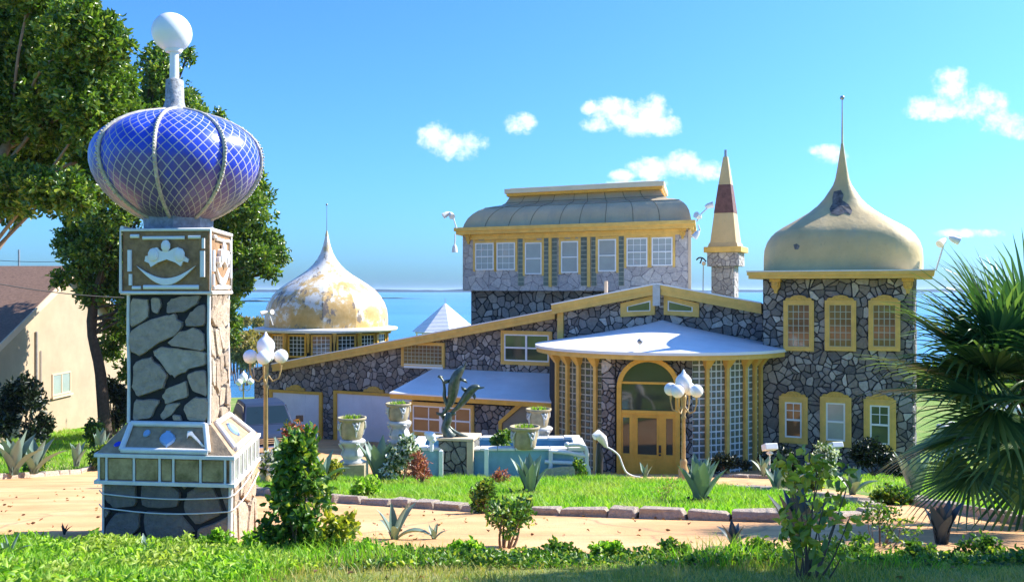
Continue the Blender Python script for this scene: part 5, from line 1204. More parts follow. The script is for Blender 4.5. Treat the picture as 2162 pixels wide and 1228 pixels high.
# ---------------- neighbouring house
nb=thing('neighbour_house','tan stucco house with a brown shingle roof beyond the shady lawn at the left edge','house',(-24,43,gz(-21.3,43)),0)
xw=-21.2; y0,y1,yr=35.2,50.8,43.0; zr=6.95; ze0=3.05; zb=-1.6; se=(zr-ze0)/(yr-y0); ze1=zr-se*(y1-yr)
b=MB(Matrix.Translation((xw,0,0))@Matrix.Rotation(R(90),4,'Z')); b.prism([(y0,zb),(y1,zb),(y1,ze1),(yr,zr),(y0,ze0)],0,14); b.build('wall',M('dull_tan_stucco',(.44,.33,.22),.9,.12,.8,.3,dirt=(.38,.29,.19),dirtamt=.35),nb)
b=MB()
for (ya,za,yb,zb2,nm) in ((y0-1.0,ze0-se*1.0,yr,zr,'f'),(y1+.8,ze1-se*.8,yr,zr,'b')):
    b.add([(xw+.45,ya,za+.05),(xw-15,ya,za+.05),(xw-15,yb,zb2+.05),(xw+.45,yb,zb2+.05),(xw+.45,ya,za+.2),(xw-15,ya,za+.2),(xw-15,yb,zb2+.2),(xw+.45,yb,zb2+.2)],[(0,1,2,3),(4,5,6,7),(0,1,5,4),(1,2,6,5),(2,3,7,6),(3,0,4,7)])
b.build('roof',m_shing,nb)
b=MB()
for (ya,za,yb,zb2) in ((y0-1.0,ze0-se*1.0,yr,zr),(y1+.8,ze1-se*.8,yr,zr)):
    b.add([(xw+.46,ya,za-.12),(xw+.52,ya,za-.12),(xw+.52,yb,zb2-.12),(xw+.46,yb,zb2-.12),(xw+.46,ya,za+.19),(xw+.52,ya,za+.19),(xw+.52,yb,zb2+.19),(xw+.46,yb,zb2+.19)],[(0,1,2,3),(4,5,6,7),(0,1,5,4),(1,2,6,5),(2,3,7,6),(3,0,4,7)])
b.build('rake_board',m_cream,nb)
Mn=Matrix.Translation((xw,0,0))@Matrix.Rotation(R(90),4,'Z')
def nwin(px0,px1,py0,py1):
    d0=xw*F/(px0-PX); d1=xw*F/(px1-PX); dm_=(d0+d1)/2; z1=CZ-(py0-PY)/F*dm_; z0=CZ-(py1-PY)/F*dm_
    b=MB(Mn); ring(b,d0,d1,z0,z1,.07,-.05,0); f=b.build('window',m_cream,nb); b=MB(Mn); b.box(d0+.07,d1-.07,-.02,-.002,z0+.07,z1-.07); b.build('pane',glassmat('pale_curtain_glass',(.34,.40,.33),.15),f)
    b=MB(Mn); b.box((d0+d1)/2-.03,(d0+d1)/2+.03,-.045,-.02,z0+.07,z1-.07); b.box(d0-.1,d1+.1,-.12,-.051,z0-.12,z0-.02); b.build('sill',m_cream,f)
nwin(109,148,786,832)
b=MB(Mn); y_=xw*F/(74-PX); b.tube([(y_,-.06,CZ-(700-PY)/F*y_),(y_,-.06,CZ-(858-PY)/F*y_)],.05,8); y2=xw*F/(84-PX); b.tube([(y2,-.05,CZ-(740-PY)/F*y2),(y2,-.05,-1.5)],.025,8); b.build('conduit',m_metal,nb)
b=MB(Mn); b.box(y_-.9,y_-.5,-.2,0,CZ-(852-PY)/F*y_,CZ-(838-PY)/F*y_); b.box(y_-.25,y_+.15,-.22,0,CZ-(858-PY)/F*y_,CZ-(832-PY)/F*y_); b.lathe([(.14,0),(.14,.1)],(y_-.7,-.25,CZ-(848-PY)/F*y_),12); b.build('meter_box',m_metal,nb)
# power line and mast
def wire(p0,p1,sag,name,label,r=.018):
    p0,p1=Vector(p0),Vector(p1); b=MB(); b.tube([p0.lerp(p1,i/16)-Vector((0,0,sag*4*(i/16)*(1-i/16))) for i in range(17)],r,5); sthing(b,name,m_black,p0,label,'wire')
wire(at(-60,588,30),at(262,628,34),.12,'power_line','dark overhead power line crossing in front of the neighbour roof at left')
wire(at(-60,545,60),at(130,552,60),.1,'power_line','thin high power line in the sky above the neighbour roof at left')
b=MB(); p=at(40,600,62); b.tube([p-Vector((0,0,3)),at(40,527,62)],.07,6); sthing(b,'mast',m_metal,p,'thin pale mast rising above the neighbour roof ridge','mast')
# ---------------- parked pickup style vehicle
tp=at(556,900,34.0); tz=gz(tp.x,tp.y)+.02
tk=thing('parked_truck','dark blue pickup truck parked facing the camera in front of the first garage door','truck',(tp.x,tp.y,tz),R(25)); TM=WM[tk.name]
def TP(name,col,rough,coat=0,metal=0): return M(name,col,rough,.08,3,0,metal=metal,coat=coat)
m_car=TP('dark_blue_paint',(.02,.035,.075),.5,0,0); m_car.node_tree.nodes['Principled BSDF'].inputs['Specular IOR Level'].default_value=.25; m_chrome=TP('chrome',(.6,.6,.62),.18,0,.9); m_light=TP('headlamp_glass',(.7,.7,.68),.1)
# x across, -y front, z up ; length 5.0
def loftx(b,secs,mi=0):  # secs: (y, halfwidth_low, halfwidth_high, z0, z1)
    vs=[]
    for y,w0,w1,z0,z1 in secs: vs+=[(-w0,y,z0),(w0,y,z0),(w0*1.0,y,(z0+z1)/2),(w1,y,z1),(-w1,y,z1),(-w0,y,(z0+z1)/2)]
    n=len(secs); b.add(vs,[(i*6+j,i*6+(j+1)%6,(i+1)*6+(j+1)%6,(i+1)*6+j) for i in range(n-1) for j in range(6)],mi,False); b.add(vs[:6],[(5,4,3,2,1,0)],mi); b.add(vs[-6:],[(0,1,2,3,4,5)],mi)
b=MB(TM); loftx(b,[(-2.5,.88,.80,.42,.90),(-2.4,.97,.88,.40,1.02),(-1.9,.98,.90,.36,1.08),(-1.05,.98,.90,.36,1.16),(0.9,.98,.92,.36,1.18),(2.6,.98,.92,.36,1.18)]); b.build('body',m_car,tk,bevel=.05)
b=MB(TM); loftx(b,[(-1.1,.88,.86,1.14,1.17),(-.45,.86,.72,1.14,1.80),(-.2,.86,.72,1.14,1.86),(.9,.86,.72,1.14,1.87),(1.5,.86,.72,1.14,1.84),(2.1,.86,.74,1.14,1.22)]); cab=b.build('cab',m_car,tk,bevel=.04)
b=MB(TM); b.add([(-.80,-1.08,1.19),(.80,-1.08,1.19),(.68,-.50,1.76),(-.68,-.50,1.76)],[(0,1,2,3)]); b.build('windshield',glassmat('tinted_windshield',(.015,.03,.035),.12),cab)
for s in (-1,1):
    b=MB(TM); b.add([(s*.885,-.85,1.2),(s*.885,.2,1.2),(s*.765,.2,1.76),(s*.775,-.38,1.76)],[(0,1,2,3)]); b.add([(s*.885,.28,1.2),(s*.885,1.3,1.2),(s*.765,1.2,1.76),(s*.765,.28,1.76)],[(0,1,2,3)]); b.build('side_window',m_glass,cab)
    b=MB(TM); b.box(s*1.18-.13,s*1.18+.13,-.92,-.80,1.16,1.4); b.tube([(s*.95,-.85,1.22),(s*1.12,-.86,1.25)],.03); b.build('mirror',m_black,tk,bevel=.03)
    b=MB(TM); b.box(s*.74-.17,s*.74+.17,-2.54,-2.45,.72,.90); b.build('headlight',m_light,tk,bevel=.03)
    for y in (-1.6,1.7):
        b=MB(TM@Matrix.Translation((s*.9,y,.38))@Matrix.Rotation(R(90),4,'Y')); b.lathe([(.30,-.13),(.38,-.10),(.38,.10),(.30,.13)],(0,0,0),24); wh=b.build('wheel',m_black,tk); b=MB(TM@Matrix.Translation((s*.9,y,.38))@Matrix.Rotation(R(90),4,'Y')); b.lathe([(.21,-.135),(.21,.135)],(0,0,0),16); b.build('rim',m_chrome,wh)
b=MB(TM); b.box(-.55,.55,-2.55,-2.47,.68,.90); gr=b.build('grille',m_black,tk); b=MB(TM)
for z in (.72,.79,.86): b.box(-.55,.55,-2.57,-2.551,z-.012,z+.012)
b.build('grille_bar',m_chrome,gr); b=MB(TM); b.box(-.97,.97,-2.66,-2.45,.42,.62); b.build('bumper',m_chrome,tk,bevel=.03)
# ---------------- trees
def blob(px,py,d,rpx,dj=0): p=at(px,py,d+dj); return (p.x,p.y,p.z,rpx*d/F)
def limb(b,pts,r0,r1,n=8): 
    S=spline([tuple(p) for p in pts],5); m=len(S); b.tube(S,[r0+(r1-r0)*i/(m-1) for i in range(m)],n)
def tree(label,px,pyb,d,bl,ncl,per,L_,W_,mat,bark,tr=.22,kind='tree',lean=0,name='magnolia_tree',group=None,limbs=14,seed=1,shell=.5,base=None,fork=None):
    r=random.Random(seed); x=(px-PX)/F*d; z=gz(x,d); t=thing(name,label,kind,(x,d,z),0,group)
    crown('crown',bl,ncl,per,L_,W_,mat,t,shell=shell)
    b=MB(); c=sorted(bl,key=lambda q:q[2]); base_=Vector((x,d,z-.2)); mid=Vector(fork) if fork else Vector((x+lean,d,(z+c[len(c)//2][2])/2)); top=Vector(c[-1][:3])
    limb(b,[base_,base_.lerp(mid,.5)+Vector((r.uniform(-.15,.15),0,0)),mid,mid.lerp(top,.5),top],tr,.04)
    b.build('trunk',bark,t); b=MB()
    for q in r.sample(bl,min(limbs,len(bl))):
        s=base_.lerp(mid,r.uniform(.75,1)) if q[2]<mid.z+2 else mid.lerp(top,r.uniform(0,.4)); e=Vector(q[:3]); m_=s.lerp(e,.5)+Vector((r.uniform(-.3,.3),r.uniform(-.3,.3),r.uniform(-.1,.5)))
        limb(b,[s,m_,e],tr*.2,.02,6)
        for _ in range(3):
            e2=e+Vector((r.uniform(-1,1),r.uniform(-1,1),r.uniform(-.3,1)))*q[3]*.8; limb(b,[m_.lerp(e,.5),e.lerp(e2,.5),e2],tr*.15,.008,5)
    b.build('limbs',bark,t); return t
rj=random.Random(2); J=lambda k:rj.uniform(-k,k)
dA=23
blA=[blob(px,py,dA,r,J(2)) for px,py,r in ((40,30,85),(110,40,80),(175,65,60),(215,95,52),(-60,60,120),(20,130,90),(100,140,85),(180,160,70),(240,165,42),(30,230,80),(110,240,75),(190,240,65),(250,225,40),(262,180,28),(-40,300,90),(60,330,62),(130,330,55),(200,320,52),(255,300,38),(20,400,52),(90,400,40),(150,410,40),(210,390,40),(225,60,24),(70,-30,70),(160,10,45),(270,262,26),(25,445,28))]
tree('huge glossy leaved magnolia tree filling the top left corner of the view',-35,1000,dA,blA,9800,7,.17,.075,m_mag,m_barkl,.26,limbs=18,seed=3,shell=.42,fork=at(-30,420,dA))
dB=38
blB=[blob(px,py,dB,r,J(2)) for px,py,r in ((345,120,30),(335,160,36),(345,200,42),(330,240,48),(395,120,14),(395,215,26),(420,240,16),(385,250,40),(462,245,12),(300,300,50),(380,320,70),(470,360,50),(530,390,38),(545,440,34),(500,430,50),(420,420,70),(300,400,60),(235,440,48),(180,470,40),(150,510,34),(200,530,44),(250,520,50),(170,560,30),(225,590,42),(190,620,26),(270,600,50),(300,660,45),(250,690,36),(230,740,22),(360,560,80),(460,520,60),(520,500,36),(565,510,30),(590,540,20),(545,550,30),(575,575,14),(480,580,45),(505,600,20),(492,640,16),(490,680,18),(494,715,13),(420,650,60),(380,730,50),(285,780,30),(130,590,18))]
tree('tall leafy tree with a leaning dark trunk behind the blue domed pillar',225,912,dB,blB,9500,7,.21,.10,m_mag,m_bark,.30,name='broadleaf_tree',limbs=20,seed=5,shell=.4,fork=at(196,640,dB))
# small dark trees and shrubs by the neighbour wall
def shrub(label,px,pyb,d,w,h,n,per,L_,W_,mat,name='shrub',stems=6,kind='shrub',seed=1,group=None,bark=None,nb_=8,shell=.3,bare=.25,tr=.02,qs=1):
    r=random.Random(seed); x=(px-PX)/F*d; z=gz(x,d) if pyb is None else CZ-(pyb-PY)/F*d; k=d/F; w*=k;h*=k
    t=thing(name,label,kind,(x,d,z),0,group); bl=[]
    for i in range(nb_):
        a=r.uniform(0,6.28); f=i/(nb_-1); rr=w*.5*math.sqrt(r.random())*(.55+.5*math.sin(math.pi*min(1,f+.2))); q=r.uniform(.17,.27)*min(w,h)*qs
        bl.append((x+rr*math.cos(a),d+rr*math.sin(a),z+h*bare+(h*(1-bare)-q)*f,q))
    crown('foliage',bl,n,per,L_,W_,mat,t,shell=shell); b=MB(); base=Vector((x,d,z-.05))
    for i in range(stems):
        q=bl[(i*2+1)%len(bl)] if i<stems-1 else bl[-1]; e=Vector(q[:3])+Vector((r.uniform(-1,1),r.uniform(-1,1),r.uniform(0,1)))*q[3]*.7; b0=base+Vector((r.uniform(-.02,.02)*w/k*k,0,0)); limb(b,[b0,b0.lerp(e,.5)+Vector((r.uniform(-.1,.1)*w,0,-.05*h)),e],tr,tr*.25,6)
    b.build('stems',bark or m_twig,t); return t
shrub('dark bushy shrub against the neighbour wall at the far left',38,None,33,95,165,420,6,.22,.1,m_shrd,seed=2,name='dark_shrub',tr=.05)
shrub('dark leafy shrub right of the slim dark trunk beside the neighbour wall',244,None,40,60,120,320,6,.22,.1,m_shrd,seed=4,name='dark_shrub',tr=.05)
shrub('bright yellow green bush behind the agaves by the left kerb',80,None,26.5,60,70,260,6,.13,.06,m_shr,seed=6,name='garden_bush')
shrub('small leafy bush on the lawn beside the base of the blue domed pillar',218,None,29,60,50,180,6,.14,.07,m_shr,seed=8,name='garden_bush')
shrub('green sapling against the dark trunk at the left house corner',205,None,35,40,60,140,5,.16,.08,m_mag2,seed=9,name='garden_bush')
# trees right of the frame whose shade falls across the foreground
for (x,y,h,r_,lab,sd_) in ((9.6,7.2,6.2,1.9,'shade tree just beyond the right edge that shades the near lawn',1),(7.9,6.8,4.6,1.3,'smaller shade tree beyond the right edge nearest the view',2),(12.3,7.2,6.6,2.1,'farther shade tree beyond the right edge of the view',3)):
    rr=random.Random(sd_); bl=[(x+rr.uniform(-1,1)*r_,y+rr.uniform(-.8,.6)*r_,gz(x,y)+h+rr.uniform(-.7,.9)*r_*.8,r_*rr.uniform(.35,.6)) for _ in range(16)]
    t=thing('shade_tree',lab,'tree',(x,y,gz(x,y))); crown('crown',bl,2400,6,.2,.1,m_mag2,t); b=MB(); base=Vector((x,y,gz(x,y)-.1)); m_=base+Vector((0,0,h*.6))
    limb(b,[base,m_],.22,.14); 
    for q in bl: limb(b,[m_,m_.lerp(Vector(q[:3]),.5)+Vector((0,0,-.2)),q[:3]],.08,.02,6)
    b.build('trunk',m_bark,t)
# ---------------- agaves
def agave(label,px,pyb,d,hpx,spread,n,mat=None,wd=.16,seed=1,group=None,droop=.3,name='agave',stump=False,leanx=0):
    r=random.Random(seed); k=d/F; x=(px-PX)*k; z=gz(x,d) if pyb is None else CZ-(pyb-PY)*k; Lh=hpx*k; b=MB(); base=Vector((x,d,z))
    for i in range(n):
        az=i*2.4+r.uniform(-.3,.3); inc=R(8+(spread-8)*((n-1-i)/(n-1))**.9)*r.uniform(.85,1.15) if n>1 else 0
        l=Lh*r.uniform(.8,1.08)*(1 if inc<R(40) else 1.02); h=Vector((math.cos(az),math.sin(az),0)); s=Vector((-math.sin(az),math.cos(az),0)); w0=wd*l*r.uniform(.85,1.15)
        m=8; P=[];ang=inc*.7; p=base+h*.03*Lh; vs=[]
        for j in range(m+1):
            t=j/m; ww=w0*(.62+.75*t-.1*t*t if t<.45 else (1-((t-.45)/.55)**1.7)*.93)
            if j==m: ww=.002
            up=h*-math.cos(ang)+Vector((0,0,1))*math.sin(ang)
            vs+=[p+s*ww-up*0+up*ww*.45,p-up*ww*.12,p-s*ww+up*ww*.45]
            dr=h*math.sin(ang)+Vector((0,0,1))*math.cos(ang)+Vector((leanx,0,0)); p=p+dr.normalized()*(l/m); ang+=inc*droop*2/m+ (R(60)/m*droop if inc>R(35) else 0)
        b.add(vs,[(3*j+a,3*j+a+1,3*j+a+4,3*j+a+3) for j in range(m) for a in (0,1)],0,True)
    if stump:
        for i in range(14): a=r.uniform(0,6.28); q=base+Vector((math.cos(a),math.sin(a),0))*Lh*.16; b.tube([q+Vector((0,0,-.02)),q+Vector((math.cos(a)*.05,math.sin(a)*.05,.10*r.uniform(.6,1.3)))],[.05,.02],5,1)
        b.lathe([(Lh*.2,-.05),(Lh*.22,.06),(Lh*.08,.13)],base,10,1)
    return sthing(b,name,[mat or m_agave,m_soil],base,label,'agave',group)
agave('big upright agave by the leftmost stone pot on the oval lawn',802,None,19.5,100,32,13,m_agaved if False else m_agave,seed=1)
agave('tall agave in front of the right corner of the blue basin',1118,None,14.8,92,30,12,seed=2,stump=True)
agave('tall blue green agave with a dark stump at the foot of the right lamp post',1478,1068,12.2,108,34,14,seed=3,stump=True)
agave('small agave shoot in front of the entrance door',1362,1012,21.5,36,30,6,seed=4)
agave('open agave with curling leaves on the near verge below the island kerb',832,1142,7.9,92,58,7,wd=.12,seed=13,droop=.5)
agave('little spiky agave in the near verge left of the small branching shrub',916,1140,7.9,38,45,6,seed=6)
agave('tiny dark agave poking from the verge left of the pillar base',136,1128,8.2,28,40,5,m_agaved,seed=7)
agave('pale agave shoot in the weeds in front of the pillar base',308,1180,6.9,52,40,5,seed=8)
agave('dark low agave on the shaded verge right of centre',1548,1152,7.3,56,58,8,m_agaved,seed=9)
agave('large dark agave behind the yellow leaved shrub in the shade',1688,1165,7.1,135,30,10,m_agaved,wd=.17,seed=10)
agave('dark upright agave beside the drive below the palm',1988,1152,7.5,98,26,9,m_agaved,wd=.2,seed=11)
agave('agave in front of the white floodlight on a stake',1645,1052,15,80,38,9,seed=12)
agave('agave on the lawn before the rightmost tower window',1800,1045,15.5,62,48,9,seed=14)
agave('big blue agave half hidden under the palm fronds at the tower corner',1930,1058,13.6,108,26,9,wd=.15,seed=15)
agave('spreading agave beside the pale trunk at the far left kerb',30,1002,23.5,92,42,11,seed=16)
agave('agave beside the yellow green bush at the left kerb',72,1000,24.2,80,44,10,seed=17)
agave('small agave on the left lawn, nearer the pillar',162,984,28.0,52,30,7,seed=18)
agave('pale agave just left of the pillar skirt',212,965,29.5,62,30,8,seed=19)
agave('narrow agave leaves beside the left lamp post base',592,985,17.5,62,24,6,seed=20)
agave('leaning agave left of the leftmost stone pot',682,1018,16.2,70,52,6,seed=21)
agave('two bladed agave in front of the garden bush right of the pillar',668,1080,9.5,66,30,5,seed=22)
agave('half hidden agave left of the floodlight stake bed',1612,1005,21,46,40,8,seed=23)
agave('blue agave in the bottom left corner weeds',20,1180,6.6,54,45,5,seed=25)
# ---------------- garden shrubs
shrub('tall leafy hibiscus like shrub in the foreground right of the blue domed pillar',632,1192,6.8,112,285,470,5,.066,.036,m_shr,seed=31,nb_=34,stems=12,bare=.04,qs=.7,tr=.012,name='foreground_shrub')
shrub('low yellow leaved shrub beside the tall foreground shrub',712,1172,6.9,90,90,150,5,.055,.036,m_shry,seed=12,nb_=8,tr=.008,name='yellow_shrub')
shrub('small branching shrub with bare stems on the verge below the oval lawn',1066,1172,7.2,150,125,170,5,.045,.026,m_shr,seed=13,nb_=9,bare=.52,tr=.016,name='branching_shrub',shell=.2)
shrub('leafy sprig above the branching shrub on the kerb',1030,1085,11.0,60,70,100,5,.06,.035,m_shr,seed=44,nb_=6,name='garden_bush')
shrub('open shrub with big yellow green leaves in front at the right',1705,1235,5.6,250,290,78,3,.075,.042,m_shry,seed=14,nb_=26,stems=14,qs=.5,bare=.25,tr=.009,name='open_shrub',bark=m_twig,shell=.1)
shrub('wispy leafy stems at the right of the verge',1860,1165,7.3,120,120,80,4,.04,.02,m_shr,seed=15,nb_=8,stems=9,bare=.3,tr=.006,name='wispy_shrub')
shrub('red and green flowering bush beside the truck bumper',634,985,18.5,90,92,420,5,.09,.05,m_redg,seed=16,name='red_flower_bush')
shrub('green bush with pale flowers right of the lamp post base',600,1015,15.5,95,65,260,5,.09,.05,m_wfl,seed=36,name='garden_bush')
shrub('bright yellow leaved clump left of the leftmost pot pedestal',702,1008,19.5,50,36,120,5,.07,.045,m_shry,seed=37,name='yellow_shrub')
shrub('leafy bush with white flowers between the leftmost pot and the basin',848,1018,19.2,66,96,330,5,.085,.05,m_wfl,seed=17,name='flowering_bush')
shrub('red leaved cordyline in front of the white post at the left of the basin',888,1026,18.2,42,72,150,5,.10,.022,m_red,seed=18,name='red_cordyline',bare=.25)
shrub('leafy bush growing out of the basin beside the low wide pot',1064,945,23.4,40,36,130,5,.10,.07,m_shr,seed=19,name='basin_plant')
shrub('small shrub under the white pipe railing',1222,1022,21.8,30,55,110,5,.07,.045,m_shr,seed=20,name='garden_bush')
shrub('white flowering bush in front of the middle tower window',1738,1010,19.5,62,75,260,5,.075,.045,m_wfl,seed=21,name='white_flower_bush')
shrub('leafy bush at the foot of the agave before the tower',1700,1035,16.5,100,45,230,5,.08,.045,m_shr,seed=22,name='garden_bush')
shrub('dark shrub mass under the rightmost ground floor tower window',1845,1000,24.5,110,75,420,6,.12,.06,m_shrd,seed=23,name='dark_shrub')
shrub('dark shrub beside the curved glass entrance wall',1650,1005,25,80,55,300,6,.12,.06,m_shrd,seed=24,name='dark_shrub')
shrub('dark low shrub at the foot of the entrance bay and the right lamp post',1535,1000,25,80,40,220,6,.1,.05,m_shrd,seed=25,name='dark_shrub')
shrub('bush below the big agave at the tower corner',1890,1072,12.8,90,44,220,5,.07,.04,m_shr,seed=26,name='garden_bush')
shrub('thin dry shrub on the oval lawn left of the stumped agave by the lamp',1398,1075,12.3,70,78,22,3,.04,.02,m_grassd,seed=27,name='dry_shrub',stems=10,tr=.006,bare=.2)
shrub('leafy green plant on the kerb above the curling agave',770,1062,13.6,80,52,200,5,.07,.04,m_weed,seed=28,name='garden_bush')
shrub('rust coloured seedling before the blue basin',1060,1024,18.5,36,36,50,4,.06,.03,m_red,seed=29,name='red_seedling')
# trees and bushes beyond the right lawn
for i,(px,py,d,r_,lab) in enumerate(((1945,795,70,24,'rounded green bush at the lake edge right of the tower'),(1985,800,66,22,'second green bush at the lake edge, nearer the palm'),(2060,810,60,30,'bush behind the palm fronds at right'),(2130,800,58,34,'rightmost bush behind the palm'))):
    shrub(lab,px,None,d,r_*3,r_*2.2,420,5,.35,.18,m_shr,seed=50+i,name='lakeside_bush',tr=.06,bare=.05)
for i,(px,py,rp,lab) in enumerate(((1990,902,11,'white rounded garden stone seen through the palm, leftmost'),(2011,899,12,'white rounded garden stone second from the left through the palm'),(2044,900,11,'white rounded garden stone between the palm fronds'),(2096,862,14,'pale boulder behind the upper palm fronds'),(2143,866,20,'large pale boulder at the right edge behind the palm'))):
    d=34; c=at(px,py,d); b=MB(Matrix.Translation((c.x,c.y,c.z))); b.sphere((0,0,0),rp*d/F,12,0,1.15,1,.75); b.v=[v+Vector((random.uniform(-1,1),random.uniform(-1,1),random.uniform(-1,1)))*.03 for v in b.v]
    g_=gz(c.x,c.y); b.M=Matrix(); b.box(c.x-.12,c.x+.12,c.y-.1,c.y+.1,g_-.05,c.z-.05); sthing(b,'garden_stone',m_wht2,(c.x,c.y,g_),lab,'garden stone')
# ---------------- fan palm
pc=at(2190,800,9.2); pm_=thing('fan_palm','large fan palm with drooping spiky fronds at the right edge of the view','palm',(pc.x,pc.y,gz(pc.x,pc.y)),0)
b=MB(); limb(b,[Vector((pc.x+.1,pc.y,gz(pc.x,pc.y)-.1)),Vector((pc.x+.05,pc.y,pc.z-1)),pc],.16,.13,12)
rr=random.Random(5)
for i in range(60): a=rr.uniform(0,6.28); z=rr.uniform(gz(pc.x,pc.y),pc.z); b.tube([(pc.x+.13*math.cos(a),pc.y+.13*math.sin(a),z),(pc.x+.24*math.cos(a),pc.y+.24*math.sin(a),z+.18)],[.035,.015],4)
b.build('trunk',m_bark,pm_)
def frond(tip_dir,pet,rad,nseg=40,sd=1,roll=0):
    r=random.Random(sd); b=MB(); D=Vector(tip_dir).normalized(); hub=pc+D*pet+Vector((0,0,-.12*pet)); sdv=D.cross(Vector((0,0,1))).normalized(); upv=sdv.cross(D)
    b.tube(spline([tuple(pc),tuple(pc+D*pet*.5+Vector((0,0,.05))),tuple(hub)],4),[.018]*8+[.012],6)
    m=5
    for i in range(nseg):
        f=(i/(nseg-1)-.5)*2; a=f*R(118); l=rad*(1-.18*abs(f))*r.uniform(.88,1.08)
        d0=(D*math.cos(a)+sdv*math.sin(a)*math.cos(roll)+upv*math.sin(a)*math.sin(roll)); d0=(d0+upv*(.25*(1-abs(f)))).normalized(); nrm=d0.cross(upv.cross(d0)).normalized(); side=d0.cross(upv).normalized()
        p=hub.copy(); vs=[]; w=rad*.021
        for j in range(m+1):
            t=j/m; ww=w*(.5+1.5*t if t<.4 else 1.1*(1-((t-.4)/.6)**1.4)); 
            if j==m: ww=.0008
            vs+=[p+side*ww+upv*ww*.5,p,p-side*ww+upv*ww*.5]
            p=p+(d0+Vector((0,0,-1))*(t**2.2)*r.uniform(.45,1.0)).normalized()*(l/m)
        b.add(vs,[(3*j+q,3*j+q+1,3*j+q+4,3*j+q+3) for j in range(m) for q in (0,1)],0,True)
    return b.build('frond',m_palm,pm_)
FR=[(-1,-.1,.95,.55,.95),(-1,.1,.45,.6,1.0),(-1,-.4,.25,.55,1.0),(-1,-.1,-.10,.62,1.0),(-1,-.5,-.3,.6,.92),(-.8,.3,1.2,.6,.9),(-.35,-.3,1.4,.5,.9),(-.2,-1,.6,.55,.9),(-.5,-1,-.1,.6,.9),(-.7,-.7,-.75,.65,.85),(-.9,.2,-.65,.75,.85),(-1,.5,.1,.7,.9),(.5,-.8,.4,.6,.9),(1,.2,.5,.6,.9),(.8,.6,-.2,.6,.9),(.2,1,.5,.6,.9),(-.3,-.4,-1.1,.75,.8),(-.95,-.2,-1.0,.95,.75),(-1,-.25,.6,.35,.85),(-1,.2,.15,.45,.85),(-1,-.3,-.5,.4,.8),(-.9,-.3,1.6,.4,.8),(-.6,-.6,.2,.4,.9),(-.8,-.1,-.9,.5,.8),(-1,.35,.75,.5,.9),(-.5,.5,1.1,.5,.9)]
for i,(x,y,z,p_,r_) in enumerate(FR): frond((x,y,z),p_*1.15,r_*1.15,sd=i,roll=rr.uniform(-.5,.5))
# a second low palm tuft at the right edge
# ---------------- grass and weeds
isl_in=[(x*.985,(y-17)*.985+17) for x,y in ISL]
bas=[(-2.7,22.3),(2.0,22.3),(2.0,25.9),(-2.7,25.9)]
blades('island_grass',isl_in,52000,.10,.016,m_grass,'bright green grass on the oval lawn',holes=[bas],lift=.06,clump=.45,near=16)
NEAR=[(-4.5,3.9),(4.6,3.9),(6.2,6.2),(5.2,7.1),(2.5,6.75),(0,6.8),(-1.6,7.05),(-2,7.35),(-5.4,7.5)]
blades('near_grass',NEAR,52000,.055,.007,m_grassd,'short dry green grass on the near lawn',clump=.5)
def weeds(name,poly,n,mat,label,h=.04,Lh=.05,W=.024,lift=.0,clump=.6):
    xs=[p[0] for p in poly];ys=[p[1] for p in poly]; X=rng.uniform(min(xs),max(xs),n*3);Y=rng.uniform(min(ys),max(ys),n*3); k=inpoly(X,Y,poly); X,Y=X[k],Y[k]
    dn=.5+.5*np.sin(X*3.1+2)*np.sin(Y*4.3)+.3*np.sin(X*9)*np.sin(Y*8); kk_=rng.random(len(X))<(1-clump)+clump*dn; X,Y,dn=X[kk_][:n],Y[kk_][:n],dn[kk_][:n]
    Z=gzv(X,Y)+lift+rng.random(len(X))**.7*h*(.4+1.2*np.clip(dn,0,1.3)); P=np.stack([X,Y,Z],1); D=dirs(len(X)); D[:,2]=np.abs(D[:,2])*.8
    return tag(leaves(name,P,D,Lh,W,mat),label,'weeds',kind='stuff')
weeds('green_weeds',[(-4.2,5.0),(-2.0,4.8),(-1.2,6.0),(-1.6,7.1),(-2.3,7.35),(-3.6,7.35),(-5,7.5),(-5.3,6.8)],12000,m_weed,'bright leafy weeds around the foot of the blue domed pillar',.07,.05,.024)
weeds('verge_weeds',[(-1.3,5.9),(.1,6.0),(.8,6.1),(5.0,6.2),(5.0,6.7),(2.5,6.6),(0,6.65),(-1.4,6.95)],5200,m_shr,'leafy green weeds along the near edge of the drive',.055,.042,.024)
blades('verge_grass',[(-4.5,6.0),(4.8,6.0),(5.0,6.8),(2.5,6.75),(0,6.8),(-1.5,7.1),(-4.8,7.5)],6000,.09,.008,m_grass,'taller grass tufts along the near edge of the drive',clump=.8)
blades('pillar_grass',[(-4.3,5.0),(-1.4,5.0),(-1.4,7.1),(-2,7.35),(-5.0,7.5)],11000,.09,.009,m_grass,'taller bright grass around the pillar foot',clump=.6)
LEFT=[(-13.4,20.5),(-13.4,23),(-13.6,26),(-13.9,29),(-14.3,33),(-14.2,41),(-21,50),(-21,30),(-20,20)]
blades('left_lawn_grass',LEFT,22000,.14,.03,m_grass,'green grass on the shady left lawn',clump=.4)
RIGHT=[(5.7,9.3),(5.95,11),(6.2,13.5),(6.5,17),(7.1,22),(7.8,26.8),(10,27),(13,27.5),(18,34),(26,50),(18,34),(12,20),(7.5,9)]
blades('right_lawn_grass',RIGHT,34000,.10,.018,m_grass,'green grass on the lawn right of the drive',clump=.45,near=22)

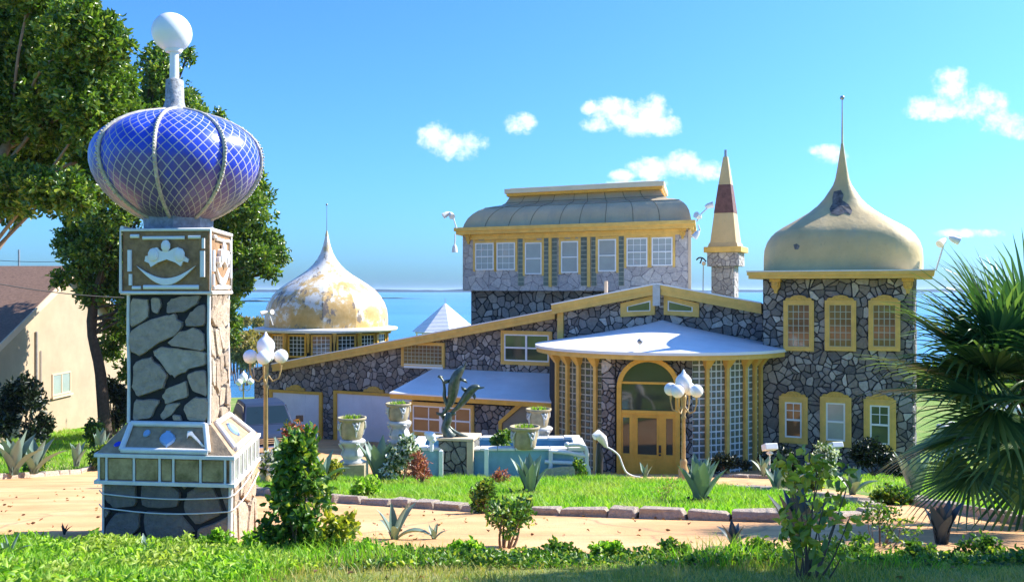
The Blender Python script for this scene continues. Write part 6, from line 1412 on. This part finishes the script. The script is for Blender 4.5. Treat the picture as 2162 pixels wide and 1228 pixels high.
for i,(px,py,hh,ww,mt_,nm,lab) in enumerate(((760,1164,40,60,m_weed,'verge_weed','leafy weed clump left of the curling agave on the verge'),(980,1172,46,80,m_weed,'verge_weed','weed clump between the two small verge agaves and the branching shrub'),(1180,1174,38,80,m_shr,'verge_weed','low weed clump right of the branching shrub'),(1290,1172,46,70,m_weed,'verge_weed','weed clump at the start of the shaded verge'),(1420,1174,40,90,m_shr,'verge_weed','dark weed clump left of the low dark agave'),(1610,1168,52,90,m_shr,'verge_weed','leafy weed clump between the low agave and the open shrub'),(1800,1172,58,110,m_shr,'verge_weed','leafy weeds right of the open shrub'),(1930,1180,46,100,m_shr,'verge_weed','weeds at the foot of the upright dark agave'),(2080,1180,60,120,m_shr,'verge_weed','weeds below the palm at the right of the verge'),(60,1150,44,100,m_weed,'verge_weed','weeds on the verge in the bottom left corner'),(190,1150,40,60,m_weed,'verge_weed','weeds touching the left foot of the pillar'),(455,1165,50,90,m_weed,'verge_weed','weeds growing up against the right foot of the pillar'),(550,1150,60,70,m_weed,'verge_weed','weeds between the pillar and the tall foreground shrub'))):
    shrub(lab,px,None,6.65 if px>600 else 7.15,ww,hh*.7,90,5,.045,.026,mt_,seed=70+i,name=nm,kind='weed',bare=.0,tr=.004,nb_=9,qs=1.1)
n=700; X=rng.uniform(-9,5.5,n);Y=rng.uniform(4.2,20,n); m_dead=leafmat('fallen_leaves',[(0,(.10,.05,.02)),(.6,(.26,.14,.05)),(1,(.42,.30,.10))],.1,.8)
D=dirs(n); D[:,2]*=.12
tag(leaves('fallen_leaves',np.stack([X,Y,gzv(X,Y)+.03],1),D,.045,.024,m_dead),'dry brown leaves scattered over the drive and lawn','leaves',kind='stuff')
# ---------------- air over the lake
def hazebox():
    b=MB(); b.box(-17000,17000,-600,20500,-16,30); o=b.build('haze',HZ); o['kind']='stuff'; o['label']='thin pale blue air over the lake'
HZ=bpy.data.materials.new('haze_air'); HZ.use_nodes=True; ht=HZ.node_tree; ht.nodes.clear()
pv=ht.nodes.new('ShaderNodeVolumePrincipled'); pv.inputs['Density'].default_value=.00011; pv.inputs['Color'].default_value=(.6,.8,1,1); pv.inputs['Anisotropy'].default_value=.2
ho=ht.nodes.new('ShaderNodeOutputMaterial'); ht.links.new(pv.outputs[0],ho.inputs['Volume'])
hazebox()
